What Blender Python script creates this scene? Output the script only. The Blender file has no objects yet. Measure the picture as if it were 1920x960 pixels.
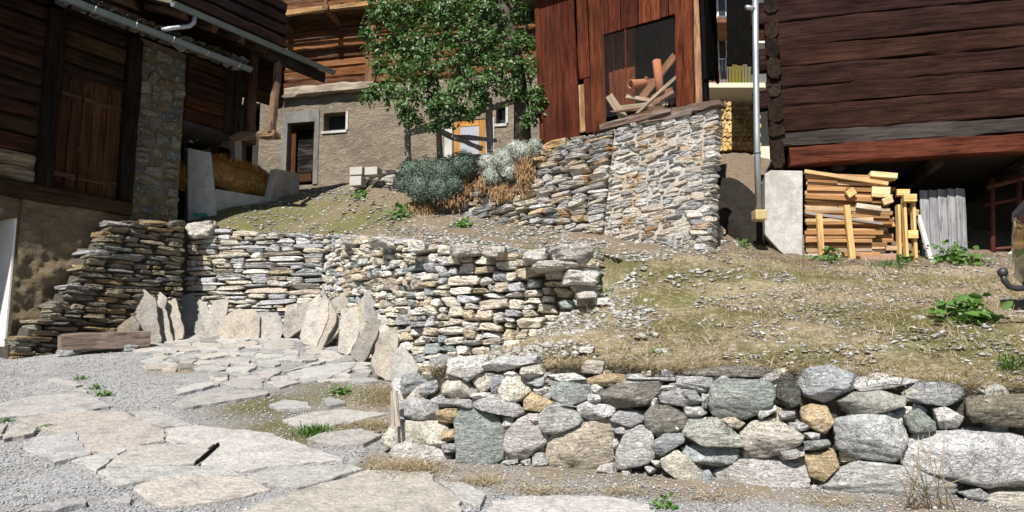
import bpy, bmesh, math, random
import numpy as np
from mathutils import Vector, Matrix, noise as mnoise

random.seed(7)
rng = np.random.default_rng(7)
scene = bpy.context.scene
COL = scene.collection

# ------------------------------------------------------------------ camera
CZ = 1.6
PITCH = math.radians(7.5)
F = 1440.0
cam_d = bpy.data.cameras.new("camera")
cam_d.sensor_width = 36.0
cam_d.lens = 27.0
cam_d.clip_end = 500
cam = bpy.data.objects.new("camera", cam_d)
cam.location = (0, 0, CZ)
cam.rotation_euler = (math.radians(90) + PITCH, 0, 0)
COL.objects.link(cam)
scene.camera = cam

# ------------------------------------------------------------------ light
EL = math.radians(48)
SH = Vector((-0.30, -0.954)).normalized()
S = Vector((SH.x * math.cos(EL), SH.y * math.cos(EL), math.sin(EL)))
world = bpy.data.worlds.new("World")
scene.world = world
world.use_nodes = True
wn = world.node_tree.nodes
wn.clear()
wo = wn.new("ShaderNodeOutputWorld")
wb = wn.new("ShaderNodeBackground")
ws = wn.new("ShaderNodeTexSky")
ws.sky_type = 'NISHITA'
ws.sun_disc = False
ws.sun_elevation = EL
ws.sun_rotation = math.atan2(S.x, S.y)
ws.altitude = 1500
wb.inputs[1].default_value = 0.05
world.node_tree.links.new(ws.outputs[0], wb.inputs[0])
world.node_tree.links.new(wb.outputs[0], wo.inputs[0])
sun_d = bpy.data.lights.new("sun", 'SUN')
sun_d.energy = 5.0
sun_d.angle = math.radians(0.53)
sun_d.color = (1.0, 0.955, 0.89)
sun = bpy.data.objects.new("sun", sun_d)
sun.rotation_euler = S.to_track_quat('Z', 'Y').to_euler()
sun.location = (-10, -10, 20)
COL.objects.link(sun)
vs = scene.view_settings
vs.view_transform = 'Standard'
vs.look = 'None'
vs.gamma = 1.0
vs.exposure = 0.72
vs.use_curve_mapping = False

# ------------------------------------------------------------------ pixel helpers
CT, ST = math.cos(PITCH), math.sin(PITCH)


def ray(px, py):
    a = (px - 960) / F
    b = (480 - py) / F
    y = CT - b * ST
    z = ST + b * CT
    return Vector((a / y, 1.0, z / y))


EYE = Vector((0, 0, CZ))


def P(px, py, Y):
    return EYE + ray(px, py) * Y


def hit(px, py, p0, n):
    d = ray(px, py)
    n = Vector(n)
    t = (Vector(p0) - EYE).dot(n) / d.dot(n)
    return EYE + d * t


SLOPE = 0.155


def onpath(px, py, lift=0.0):
    d = ray(px, py)
    t = (CZ - lift) / (SLOPE - d.z)
    return EYE + d * t


def xy(px, py, Y):
    p = P(px, py, Y)
    return Vector((p.x, p.y))


# ------------------------------------------------------------------ object helpers
MW = {}


def link(o, parent=None, mw=None):
    COL.objects.link(o)
    mw = mw if mw is not None else Matrix.Identity(4)
    if parent is not None:
        o.parent = parent
        o.matrix_parent_inverse = MW[parent.name].inverted()
    o.matrix_basis = mw
    MW[o.name] = mw
    return o


def tag(o, label=None, cat=None, group=None, kind=None):
    if label:
        o["label"] = label
    if cat:
        o["category"] = cat
    if group:
        o["group"] = group
    if kind:
        o["kind"] = kind
    return o


def thing(name, loc, label, cat, group=None):
    o = bpy.data.objects.new(name, None)
    o.empty_display_size = 0.1
    link(o, None, Matrix.Translation(Vector(loc)))
    return tag(o, label, cat, group)


def mesh(name, verts, faces, smooth=False):
    me = bpy.data.meshes.new(name)
    me.from_pydata([tuple(v) for v in verts], [], [tuple(f) for f in faces])
    if smooth:
        me.polygons.foreach_set("use_smooth", [True] * len(me.polygons))
    me.update()
    return me


def place(name, me, mat, parent=None, mw=None, color=None):
    if mat is not None and len(me.materials) == 0:
        me.materials.append(mat)
    o = bpy.data.objects.new(name, me)
    link(o, parent, mw)
    if color is not None:
        o.color = (color[0], color[1], color[2], 1)
    return o


def worldmesh(name, verts, faces, mat, parent=None, color=None, smooth=False):
    """verts in world space; origin moved to the lowest-centre of the shape"""
    vs_ = [Vector(v) for v in verts]
    c = sum(vs_, Vector()) / len(vs_)
    c.z = min(v.z for v in vs_)
    me = mesh(name, [v - c for v in vs_], faces, smooth)
    return place(name, me, mat, parent, Matrix.Translation(c), color)


def fromarrays(name, V, Fq, mat, parent=None, smooth=False):
    me = bpy.data.meshes.new(name)
    V = np.asarray(V, dtype=np.float32)
    Fq = np.asarray(Fq, dtype=np.int32)
    k = Fq.shape[1]
    me.vertices.add(len(V))
    me.vertices.foreach_set("co", V.ravel())
    me.loops.add(Fq.size)
    me.loops.foreach_set("vertex_index", Fq.ravel())
    me.polygons.add(len(Fq))
    me.polygons.foreach_set("loop_start", np.arange(0, Fq.size, k, dtype=np.int32))
    if smooth:
        me.polygons.foreach_set("use_smooth", np.ones(len(Fq), dtype=bool))
    me.update(calc_edges=True)
    return place(name, me, mat, parent)


# ------------------------------------------------------------------ materials
def newmat(name):
    m = bpy.data.materials.new(name)
    m.use_nodes = True
    nt = m.node_tree
    b = nt.nodes["Principled BSDF"]
    b.inputs["Roughness"].default_value = 0.9
    b.inputs["Specular IOR Level"].default_value = 0.25
    return m, nt, b


def N(nt, t, **kw):
    n = nt.nodes.new(t)
    for k, v in kw.items():
        if k.startswith("i_"):
            n.inputs[k[2:].replace("_", " ")].default_value = v
        else:
            setattr(n, k, v)
    return n


def ramp(nt, fac, stops):
    r = nt.nodes.new("ShaderNodeValToRGB")
    e = r.color_ramp.elements
    while len(e) < len(stops):
        e.new(0.5)
    for i, (p, c) in enumerate(stops):
        e[i].position = p
        if not isinstance(c, (tuple, list)):
            c = (c, c, c)
        e[i].color = (c[0], c[1], c[2], 1)
    nt.links.new(fac, r.inputs[0])
    return r.outputs[0]


def mix(nt, a, b, fac, mode='MIX'):
    m = nt.nodes.new("ShaderNodeMix")
    m.data_type = 'RGBA'
    m.blend_type = mode
    for s, v in ((6, a), (7, b), (0, fac)):
        if isinstance(v, (int, float)):
            if s == 0:
                m.inputs[0].default_value = v
            else:
                m.inputs[s].default_value = (v, v, v, 1)
        elif isinstance(v, tuple):
            m.inputs[s].default_value = (v[0], v[1], v[2], 1)
        else:
            nt.links.new(v, m.inputs[s])
    return m.outputs[2]


def tex(nt, co, scale, detail=6, rough=0.6, dist=0.0, out=0):
    n = nt.nodes.new("ShaderNodeTexNoise")
    n.inputs["Scale"].default_value = scale
    n.inputs["Detail"].default_value = detail
    n.inputs["Roughness"].default_value = rough
    n.inputs["Distortion"].default_value = dist
    nt.links.new(co, n.inputs["Vector"])
    return n.outputs[out]


def bump(nt, b, h, strength=0.5, dist=0.02):
    n = nt.nodes.new("ShaderNodeBump")
    n.inputs["Strength"].default_value = strength
    n.inputs["Distance"].default_value = dist
    nt.links.new(h, n.inputs["Height"])
    nt.links.new(n.outputs[0], b.inputs["Normal"])


def mapping(nt, co, scale, loc=None):
    m = nt.nodes.new("ShaderNodeMapping")
    m.inputs["Scale"].default_value = scale
    nt.links.new(co, m.inputs["Vector"])
    if loc is not None:
        nt.links.new(loc, m.inputs["Location"])
    return m.outputs[0]


def mat_stone(name, lichen=0.0, laminate=1.0, dark=0.25, white=0.3, moss=0.15, var=1.0, crack=0.7, bd=0.06):
    m, nt, b = newmat(name)
    b.inputs["Specular IOR Level"].default_value = 0.15
    pos = nt.nodes.new("ShaderNodeNewGeometry").outputs["Position"]
    oi = nt.nodes.new("ShaderNodeObjectInfo")
    lam = mapping(nt, pos, (1.0, 1.0, 3.0 if laminate else 1.0))
    n1 = tex(nt, lam, 5, 4, 0.7, 0.4)
    n2 = tex(nt, pos, 42, 3, 0.75)
    n3 = tex(nt, lam, 16, 5, 0.7, 0.8)
    c = mix(nt, oi.outputs["Color"], ramp(nt, n1, [(0.28, 1 - 0.42 * var), (0.5, 1.08), (0.72, 1 + 0.42 * var)]), 1.0, 'MULTIPLY')
    c = mix(nt, c, ramp(nt, n2, [(0.32, 1 - 0.45 * var), (0.5, 1.08), (0.68, 1 + 0.25 * var)]), 0.85, 'MULTIPLY')
    c = mix(nt, c, (0.66, 0.64, 0.60), mix(nt, 0.0, ramp(nt, n3, [(0.54, 0.0), (0.66, 1.0)]), white))
    n4 = tex(nt, pos, 9, 5, 0.75, 0.3)
    c = mix(nt, c, (0.05, 0.05, 0.046), mix(nt, 0.0, ramp(nt, n4, [(0.58, 0.0), (0.68, 1.0)]), dark))
    if lichen:
        n5 = tex(nt, mapping(nt, pos, (1, 1, 1.8)), 2.4, 6, 0.72, 0.6)
        c = mix(nt, c, (0.52, 0.28, 0.08), mix(nt, 0.0, ramp(nt, n5, [(0.54, 0.0), (0.63, 1.0)]), lichen))
    if moss:
        n7 = tex(nt, pos, 3.1, 5, 0.7, 0.5)
        c = mix(nt, c, (0.07, 0.07, 0.03), mix(nt, 0.0, ramp(nt, n7, [(0.62, 0.0), (0.72, 1.0)]), moss))
    ck = tex(nt, lam, 7, 3, 0.6, 1.6)
    ckm = ramp(nt, ck, [(0.482, 0.0), (0.5, 1.0), (0.518, 0.0)])
    ckm = mix(nt, ckm, ramp(nt, n1, [(0.48, 0.0), (0.58, 1.0)]), 1.0, 'MULTIPLY')
    c = mix(nt, c, (0.06, 0.055, 0.05), mix(nt, 0.0, ckm, crack))
    nt.links.new(c, b.inputs["Base Color"])
    h = mix(nt, n3, n2, 0.3)
    h = mix(nt, h, (0, 0, 0), mix(nt, 0.0, ckm, crack))
    bump(nt, b, h, 1.0, bd)
    return m


def mat_wood(name, crack=0.7, grey=0.2, contrast=1.0, greycol=(0.30, 0.28, 0.26)):
    m, nt, b = newmat(name)
    co = nt.nodes.new("ShaderNodeTexCoord").outputs["Object"]
    oi = nt.nodes.new("ShaderNodeObjectInfo")
    off = nt.nodes.new("ShaderNodeVectorMath")
    off.operation = 'SCALE'
    off.inputs[0].default_value = (37, 53, 71)
    nt.links.new(oi.outputs["Random"], off.inputs["Scale"])
    g1 = tex(nt, mapping(nt, co, (0.9, 14, 14), off.outputs[0]), 1.6, 5, 0.65, 0.6)
    g2 = tex(nt, mapping(nt, co, (2.5, 70, 70), off.outputs[0]), 1.4, 5, 0.7, 0.3)
    big = tex(nt, mapping(nt, co, (1.2, 2.5, 2.5), off.outputs[0]), 1.3, 4, 0.6)
    c = mix(nt, oi.outputs["Color"], ramp(nt, g1, [(0.25, 1 - 0.62 * contrast), (0.5, 1.0), (0.78, 1 + 0.55 * contrast)]), 1.0, 'MULTIPLY')
    c = mix(nt, c, ramp(nt, g2, [(0.3, 0.6), (0.55, 1.05), (0.75, 1.25)]), 0.7 * contrast, 'MULTIPLY')
    c = mix(nt, c, ramp(nt, big, [(0.3, 0.6), (0.5, 1.0), (0.72, 1.35)]), 0.8 * contrast, 'MULTIPLY')
    gm = tex(nt, mapping(nt, co, (0.8, 6, 6), off.outputs[0]), 1.9, 5, 0.7, 0.5)
    c = mix(nt, c, greycol, mix(nt, 0.0, ramp(nt, gm, [(0.5, 0.0), (0.68, 1.0)]), grey))
    ck = tex(nt, mapping(nt, co, (0.45, 16, 16), off.outputs[0]), 1.5, 4, 0.55, 0.9)
    ckm = ramp(nt, ck, [(0.485, 0.0), (0.5, 1.0), (0.515, 0.0)])
    ckl = tex(nt, mapping(nt, co, (0.8, 3, 3), off.outputs[0]), 1.1, 2, 0.5)
    ckm = mix(nt, ckm, ramp(nt, ckl, [(0.45, 0.0), (0.55, 1.0)]), 1.0, 'MULTIPLY')
    c = mix(nt, c, (0.012, 0.009, 0.007), mix(nt, 0.0, ckm, crack))
    nt.links.new(c, b.inputs["Base Color"])
    b.inputs["Roughness"].default_value = 0.92
    b.inputs["Specular IOR Level"].default_value = 0.06
    h = mix(nt, g1, g2, 0.4)
    h = mix(nt, h, (0, 0, 0), ckm)
    bump(nt, b, h, 0.7, 0.02)
    return m


def mat_plain(name, col, var=0.3, scale=6, rough=0.9, bstr=0.4, bdist=0.01, dirt=None, dirtscale=3, metal=0.0, objcol=False):
    m, nt, b = newmat(name)
    pos = nt.nodes.new("ShaderNodeNewGeometry").outputs["Position"]
    n1 = tex(nt, pos, scale, 8, 0.7, 0.3)
    n2 = tex(nt, pos, scale * 9, 6, 0.7)
    base = col
    if objcol:
        base = nt.nodes.new("ShaderNodeObjectInfo").outputs["Color"]
    c = mix(nt, base, ramp(nt, n1, [(0.25, 1 - var), (0.5, 1.0), (0.75, 1 + var)]), 1.0, 'MULTIPLY')
    c = mix(nt, c, ramp(nt, n2, [(0.3, 1 - var * 0.7), (0.6, 1 + var * 0.3)]), 1.0, 'MULTIPLY')
    if dirt:
        n3 = tex(nt, mapping(nt, pos, (1, 1, 0.6)), dirtscale, 8, 0.72, 0.6)
        c = mix(nt, c, dirt, ramp(nt, n3, [(0.48, 0.0), (0.66, 0.85)]))
    nt.links.new(c, b.inputs["Base Color"])
    b.inputs["Roughness"].default_value = rough
    b.inputs["Metallic"].default_value = metal
    if bstr:
        bump(nt, b, mix(nt, n1, n2, 0.5), bstr, bdist)
    return m


def mat_plaster(name, c1, c2, c3):
    """old rubble wall under worn plaster"""
    m, nt, b = newmat(name)
    pos = nt.nodes.new("ShaderNodeNewGeometry").outputs["Position"]
    lam = mapping(nt, pos, (1, 1, 1.9))
    n1 = tex(nt, lam, 1.3, 9, 0.74, 0.6)
    n2 = tex(nt, lam, 6.5, 9, 0.75, 1.0)
    n3 = tex(nt, pos, 60, 5, 0.7)
    c = mix(nt, c1, c2, ramp(nt, n1, [(0.38, 0.0), (0.62, 1.0)]))
    c = mix(nt, c, c3, ramp(nt, n2, [(0.56, 0.0), (0.7, 0.9)]))
    ck = ramp(nt, n2, [(0.455, 0.0), (0.475, 1.0), (0.495, 0.0)])
    c = mix(nt, c, (0.06, 0.05, 0.04), mix(nt, 0.0, ck, 0.55))
    c = mix(nt, c, ramp(nt, n3, [(0.3, 0.7), (0.6, 1.12)]), 0.8, 'MULTIPLY')
    nt.links.new(c, b.inputs["Base Color"])
    bump(nt, b, mix(nt, n2, n3, 0.2), 1.0, 0.12)
    return m


def mat_leaf(name, cols, trans=0.25, rough=0.45):
    m, nt, b = newmat(name)
    geo = nt.nodes.new("ShaderNodeNewGeometry")
    c = ramp(nt, geo.outputs["Random Per Island"], [(i / max(1, len(cols) - 1), c_) for i, c_ in enumerate(cols)])
    nt.links.new(c, b.inputs["Base Color"])
    b.inputs["Roughness"].default_value = rough
    b.inputs["Specular IOR Level"].default_value = 0.45
    if trans:
        t = nt.nodes.new("ShaderNodeBsdfTranslucent")
        nt.links.new(mix(nt, c, (0.9, 1.0, 0.4), 0.8, 'MULTIPLY'), t.inputs[0])
        ms = nt.nodes.new("ShaderNodeMixShader")
        ms.inputs[0].default_value = trans
        out = nt.nodes["Material Output"]
        nt.links.new(b.outputs[0], ms.inputs[1])
        nt.links.new(t.outputs[0], ms.inputs[2])
        nt.links.new(ms.outputs[0], out.inputs[0])
    return m


M = {}
M['stone'] = mat_stone('dry_stone', dark=0.25, white=0.45, moss=0.06)
M['boulder'] = mat_stone('boulder_stone', laminate=0.0, dark=0.5, white=0.42, moss=0.4, crack=0.3, bd=0.08)
M['strata'] = mat_stone('layered_boulder', laminate=1.0, dark=0.5, white=0.45, moss=0.35, crack=0.6, bd=0.09)
M['lichen'] = mat_stone('lichen_stone', lichen=0.75, dark=0.3, white=0.5, moss=0.0)
M['flag'] = mat_stone('flag_stone', laminate=0.0, dark=0.2, white=0.15, moss=0.12, var=0.8, crack=0.12, bd=0.04)
M['core'] = mat_plain('dark_rubble', (0.085, 0.075, 0.06), 0.5, 8, bstr=1, bdist=0.04)
M['mortar'] = mat_plain('pale_mortar', (0.42, 0.40, 0.365), 0.4, 9, bstr=1.0, bdist=0.05, dirt=(0.40, 0.24, 0.09), dirtscale=2.2)
M['mortar_dim'] = mat_plain('brown_mortar', (0.15, 0.115, 0.07), 0.4, 7, bstr=1.0, bdist=0.05)
M['wood'] = mat_wood('old_log', 0.85, 0.22)
M['redwood'] = mat_wood('stained_board', 0.8, 0.10, 1.25, (0.16, 0.09, 0.06))
M['darklog'] = mat_wood('dark_log', 0.95, 0.05, 1.3, (0.13, 0.085, 0.06))
M['lumber'] = mat_wood('sawn_lumber', 0.25, 0.04, 0.55)
M['greywood'] = mat_wood('grey_wood', 0.7, 0.5, 0.8)
M['plaster_back'] = mat_plaster('worn_plaster', (0.34, 0.28, 0.21), (0.21, 0.175, 0.13), (0.50, 0.45, 0.37))
M['plaster_left'] = mat_plaster('brown_plaster', (0.30, 0.23, 0.14), (0.17, 0.13, 0.085), (0.42, 0.36, 0.27))
M['concrete'] = mat_plain('concrete', (0.42, 0.41, 0.39), 0.25, 5, bstr=0.5, bdist=0.012, dirt=(0.25, 0.24, 0.22))
M['pier'] = mat_plain('rough_concrete', (0.44, 0.425, 0.40), 0.3, 7, bstr=0.8, bdist=0.03, dirt=(0.30, 0.285, 0.26), dirtscale=5)
M['concrete_dark'] = mat_plain('shaded_concrete', (0.16, 0.155, 0.145), 0.3, 5, bstr=0.5, bdist=0.02, dirt=(0.08, 0.075, 0.07))  # dark grey concrete, deepened in colour for the shadow missing around the doorway
M['white'] = mat_plain('whitewash', (0.72, 0.71, 0.68), 0.12, 3, bstr=0.2)
M['cream'] = mat_plain('cream_render', (0.62, 0.55, 0.42), 0.1, 3, bstr=0.2)
M['zinc'] = mat_plain('zinc', (0.42, 0.45, 0.48), 0.15, 5, rough=0.45, bstr=0.1, metal=0.7)
M['zinc_dark'] = mat_plain('weathered_zinc', (0.15, 0.18, 0.19), 0.25, 4, rough=0.6, bstr=0.1, metal=0.4)
M['tile'] = mat_plain('mossy_slate', (0.13, 0.12, 0.10), 0.5, 9, bstr=0.7, dirt=(0.12, 0.11, 0.04), dirtscale=6)
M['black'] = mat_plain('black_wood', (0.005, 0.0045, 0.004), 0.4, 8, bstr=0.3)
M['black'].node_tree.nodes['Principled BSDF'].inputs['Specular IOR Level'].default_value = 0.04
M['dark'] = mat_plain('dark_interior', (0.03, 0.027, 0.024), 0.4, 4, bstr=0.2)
M['shade'] = mat_plain('shadow_mound', (0.022, 0.018, 0.014), 0.6, 9, bstr=1.0, bdist=0.06)  # near-black colour of the heap that stands in for the passage shadow
M['iron'] = mat_plain('dark_iron', (0.06, 0.06, 0.065), 0.3, 12, rough=0.5, bstr=0.2, metal=0.6)
M['rust'] = mat_plain('rusty_steel', (0.10, 0.03, 0.02), 0.5, 14, rough=0.7, bstr=0.3)
M['clay'] = mat_plain('terracotta', (0.36, 0.14, 0.07), 0.25, 8, rough=0.8, bstr=0.2)
M['paint'] = mat_plain('painted', (1, 1, 1), 0.1, 6, rough=0.6, bstr=0.1, objcol=True)
M['wire'] = mat_plain('wire', (0.20, 0.19, 0.18), 0.2, 20, rough=0.5, bstr=0, metal=0.5)
M['straw'] = mat_leaf('straw', [(0.37, 0.285, 0.165), (0.50, 0.41, 0.26), (0.29, 0.22, 0.125), (0.58, 0.51, 0.37)], 0.1, 0.7)
M['manure'] = mat_leaf('manure_straw', [(0.48, 0.26, 0.06), (0.62, 0.38, 0.12), (0.32, 0.15, 0.04), (0.70, 0.48, 0.2)], 0.1, 0.7)
M['leaf'] = mat_leaf('tree_leaf', [(0.035, 0.08, 0.02), (0.075, 0.15, 0.038), (0.05, 0.11, 0.03), (0.12, 0.19, 0.06)], 0.3, 0.42)
M['weed'] = mat_leaf('weed_leaf', [(0.06, 0.14, 0.025), (0.10, 0.20, 0.04), (0.08, 0.16, 0.03)], 0.3, 0.5)
M['cush'] = mat_leaf('cushion_leaf', [(0.06, 0.10, 0.065), (0.10, 0.145, 0.105), (0.17, 0.21, 0.18)], 0.15, 0.7)
M['silver'] = mat_leaf('silver_leaf', [(0.34, 0.37, 0.33), (0.48, 0.50, 0.46), (0.24, 0.28, 0.23)], 0.15, 0.7)
M['dead'] = mat_leaf('dead_growth', [(0.25, 0.13, 0.055), (0.38, 0.25, 0.13), (0.17, 0.085, 0.04)], 0.1, 0.8)
M['chips'] = mat_leaf('stone_chips', [(0.22, 0.22, 0.22), (0.36, 0.355, 0.345), (0.50, 0.49, 0.47), (0.28, 0.265, 0.24)], 0.0, 0.85)
M['gravelchips'] = mat_leaf('gravel_chips', [(0.20, 0.202, 0.21), (0.28, 0.28, 0.285), (0.40, 0.397, 0.395), (0.24, 0.24, 0.243)], 0.0, 0.85)
M['olive'] = mat_leaf('olive_grass', [(0.10, 0.11, 0.025), (0.15, 0.155, 0.04), (0.20, 0.175, 0.07)], 0.2, 0.6)
M['whitechips'] = mat_leaf('white_chips', [(0.32, 0.315, 0.305), (0.46, 0.45, 0.435), (0.25, 0.24, 0.22)], 0.0, 0.85)
M['bark'] = mat_plain('bark', (0.075, 0.06, 0.048), 0.5, 14, bstr=1, bdist=0.03)
M['green_cloth'] = mat_plain('green_plastic', (0.03, 0.28, 0.20), 0.2, 20, rough=0.4, bstr=0.3)


def mat_glass():
    m, nt, b = newmat('dark_glass')
    b.inputs["Base Color"].default_value = (0.03, 0.035, 0.04, 1)
    b.inputs["Roughness"].default_value = 0.08
    b.inputs["Specular IOR Level"].default_value = 0.6
    return m


M['glass'] = mat_glass()


def mat_car():
    m, nt, b = newmat('car_paint')
    b.inputs["Base Color"].default_value = (0.02, 0.022, 0.028, 1)
    b.inputs["Roughness"].default_value = 0.18
    b.inputs["Metallic"].default_value = 0.3
    b.inputs["Coat Weight"].default_value = 0.7
    return m


M['car'] = mat_car()


def mat_ground():
    m, nt, b = newmat('village_ground')
    pos = nt.nodes.new("ShaderNodeNewGeometry").outputs["Position"]
    at = nt.nodes.new("ShaderNodeAttribute")
    at.attribute_name = "zone"
    sep = nt.nodes.new("ShaderNodeSeparateColor")
    nt.links.new(at.outputs["Color"], sep.inputs[0])
    n1 = tex(nt, pos, 1.6, 9, 0.7, 0.5)
    n2 = tex(nt, pos, 12, 9, 0.75, 0.4)
    n3 = tex(nt, pos, 70, 5, 0.7)
    # dry turf
    dry = mix(nt, (0.35, 0.285, 0.185), (0.19, 0.145, 0.088), ramp(nt, n2, [(0.4, 0.0), (0.62, 1.0)]))
    dry = mix(nt, dry, (0.13, 0.125, 0.045), ramp(nt, n1, [(0.52, 0.0), (0.66, 0.7)]))
    dry = mix(nt, dry, (0.46, 0.445, 0.42), ramp(nt, tex(nt, pos, 26, 7, 0.8, 0.3), [(0.54, 0.0), (0.61, 0.9)]))
    # gravel
    vor = nt.nodes.new("ShaderNodeTexVoronoi")
    vor.inputs["Scale"].default_value = 60
    nt.links.new(pos, vor.inputs["Vector"])
    gr = mix(nt, (0.26, 0.262, 0.268), (0.46, 0.46, 0.46), vor.outputs["Color"])
    gr = mix(nt, gr, ramp(nt, vor.outputs["Distance"], [(0.0, 1.15), (0.5, 0.9), (0.9, 0.45)]), 1.0, 'MULTIPLY')
    gr = mix(nt, gr, (0.17, 0.15, 0.12), ramp(nt, n1, [(0.52, 0.0), (0.68, 0.6)]))
    # moss
    mo = mix(nt, (0.075, 0.095, 0.02), (0.15, 0.125, 0.05), ramp(nt, n2, [(0.42, 0.0), (0.6, 1.0)]))
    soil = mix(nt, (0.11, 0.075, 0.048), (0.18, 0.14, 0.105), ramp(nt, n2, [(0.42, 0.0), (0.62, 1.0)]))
    soil = mix(nt, soil, (0.42, 0.41, 0.39), ramp(nt, tex(nt, pos, 30, 6, 0.8, 0.3), [(0.57, 0.0), (0.63, 0.8)]))
    c = mix(nt, soil, gr, sep.outputs[0])
    c = mix(nt, c, dry, sep.outputs[1])
    mm = nt.nodes.new("ShaderNodeMath")
    mm.operation = 'MULTIPLY'
    nt.links.new(sep.outputs[2], mm.inputs[0])
    nt.links.new(ramp(nt, n2, [(0.36, 0.0), (0.52, 1.0)]), mm.inputs[1])
    c = mix(nt, c, mo, mm.outputs[0])
    c = mix(nt, c, ramp(nt, n3, [(0.3, 0.7), (0.6, 1.15)]), 0.8, 'MULTIPLY')
    nt.links.new(c, b.inputs["Base Color"])
    bump(nt, b, mix(nt, n2, n3, 0.5), 0.9, 0.03)
    return m


M['ground'] = mat_ground()

# ------------------------------------------------------------------ shape generators


def cubesphere(n):
    vs_, fs, idx = [], [], {}

    def vid(p):
        k = (round(p[0], 5), round(p[1], 5), round(p[2], 5))
        if k not in idx:
            idx[k] = len(vs_)
            vs_.append(p)
        return idx[k]
    for ax in range(3):
        for s in (-1, 1):
            g = {}
            for i in range(n + 1):
                for j in range(n + 1):
                    a = math.tan((2 * i / n - 1) * math.pi / 4)
                    c = math.tan((2 * j / n - 1) * math.pi / 4)
                    p = [0, 0, 0]
                    p[ax] = s
                    p[(ax + 1) % 3] = a * s
                    p[(ax + 2) % 3] = c
                    g[i, j] = vid(tuple(p))
            for i in range(n):
                for j in range(n):
                    fs.append((g[i, j], g[i + 1, j], g[i + 1, j + 1], g[i, j + 1]))
    d = np.array(vs_, dtype=float)
    d /= np.linalg.norm(d, axis=1)[:, None]
    return d, fs


CS = {n: cubesphere(n) for n in (7, 8, 20)}


def lumps(v, r, amp, freq):
    out = np.zeros(len(v))
    for k in range(5):
        w = r.normal(size=3)
        w = w / np.linalg.norm(w) * freq * (1 + 0.7 * k)
        out += np.sin(v @ w + r.uniform(0, 6.28)) / (1 + 0.8 * k)
    return out * amp


def planes_solid(d, nrm, dist, p):
    q = np.maximum(0, d @ nrm.T) / dist[None, :]
    return (q ** p).sum(axis=1) ** (-1.0 / p)


def stone_mesh(seed, n=6, p=12, chamfer=6, amp=0.03, flat=False):
    r = np.random.default_rng(seed)
    d, fs = CS[n]
    nr = np.array([[1, 0, 0], [-1, 0, 0], [0, 1, 0], [0, -1, 0], [0, 0, 1], [0, 0, -1]], float)
    nr += r.normal(scale=0.10, size=nr.shape)
    ex = r.normal(size=(chamfer, 3))
    nr = np.vstack([nr, ex])
    nr /= np.linalg.norm(nr, axis=1)[:, None]
    dist = np.concatenate([np.ones(6), r.uniform(1.0, 1.35, chamfer)])
    rad = planes_solid(d, nr, dist, p)
    v = d * rad[:, None]
    v = v * (1 + lumps(v, r, amp, 3.0) + lumps(v, r, amp * 0.5, 9.0) + r.normal(0, amp * 0.25, len(v)))[:, None]
    v[:, 0] /= np.abs(v[:, 0]).max()
    v[:, 2] /= np.abs(v[:, 2]).max()
    me = mesh('stone', v, fs, False)
    return me


def pool(cnt, seed, **kw):
    return [stone_mesh(seed + i, **kw) for i in range(cnt)]


POOL = {
    'slab': pool(30, 100, n=8, p=46, chamfer=4, amp=0.035),
    'rubble': pool(34, 200, n=8, p=44, chamfer=5, amp=0.04),
    'round': pool(14, 300, n=8, p=14, chamfer=8, amp=0.05),
}


def pooled(kind, matkey):
    key = kind + '|' + matkey
    if key not in POOL:
        out = []
        for me in POOL[kind]:
            c = me.copy()
            c.materials.clear()
            c.materials.append(M[matkey])
            out.append(c)
        POOL[key] = out
    return random.choice(POOL[key])


GREY = [(0.38, 0.383, 0.395), (0.47, 0.468, 0.462), (0.32, 0.323, 0.333), (0.56, 0.55, 0.53), (0.42, 0.40, 0.37)]
WARM = [(0.50, 0.45, 0.37), (0.56, 0.51, 0.43), (0.43, 0.36, 0.26), (0.60, 0.56, 0.49), (0.40, 0.35, 0.29)]
BROWN = [(0.21, 0.175, 0.125), (0.26, 0.22, 0.155), (0.17, 0.15, 0.12), (0.22, 0.205, 0.175), (0.27, 0.195, 0.10), (0.18, 0.175, 0.17)]


def jit(c, a=0.12):
    k = 1 + random.uniform(-a, a)
    return tuple(max(0.01, x * k * (1 + random.uniform(-0.015, 0.015))) for x in c)


class Wall:
    """packs stones on a vertical (battered) plane between two plan points"""

    def __init__(self, A, B, batter=0.0):
        self.A = Vector(A)
        self.B = Vector(B)
        d = self.B - self.A
        self.L = d.length
        self.d = d / self.L
        self.n = Vector((self.d.y, -self.d.x))      # towards the camera side when A is left of B
        self.batter = batter

    def pt(self, u, z, out=0.0, zref=0.0):
        o = out - self.batter * (z - zref)
        q = self.A + self.d * u + self.n * o
        return Vector((q.x, q.y, z))

    def pix(self, px, py, zref=0.0):
        # iterate once for batter
        n3 = Vector((self.n.x, self.n.y, self.batter))
        n3.normalize()
        p = hit(px, py, (self.A.x, self.A.y, zref), n3)
        u = (Vector((p.x, p.y)) - self.A).dot(self.d)
        return u, p.z


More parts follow.
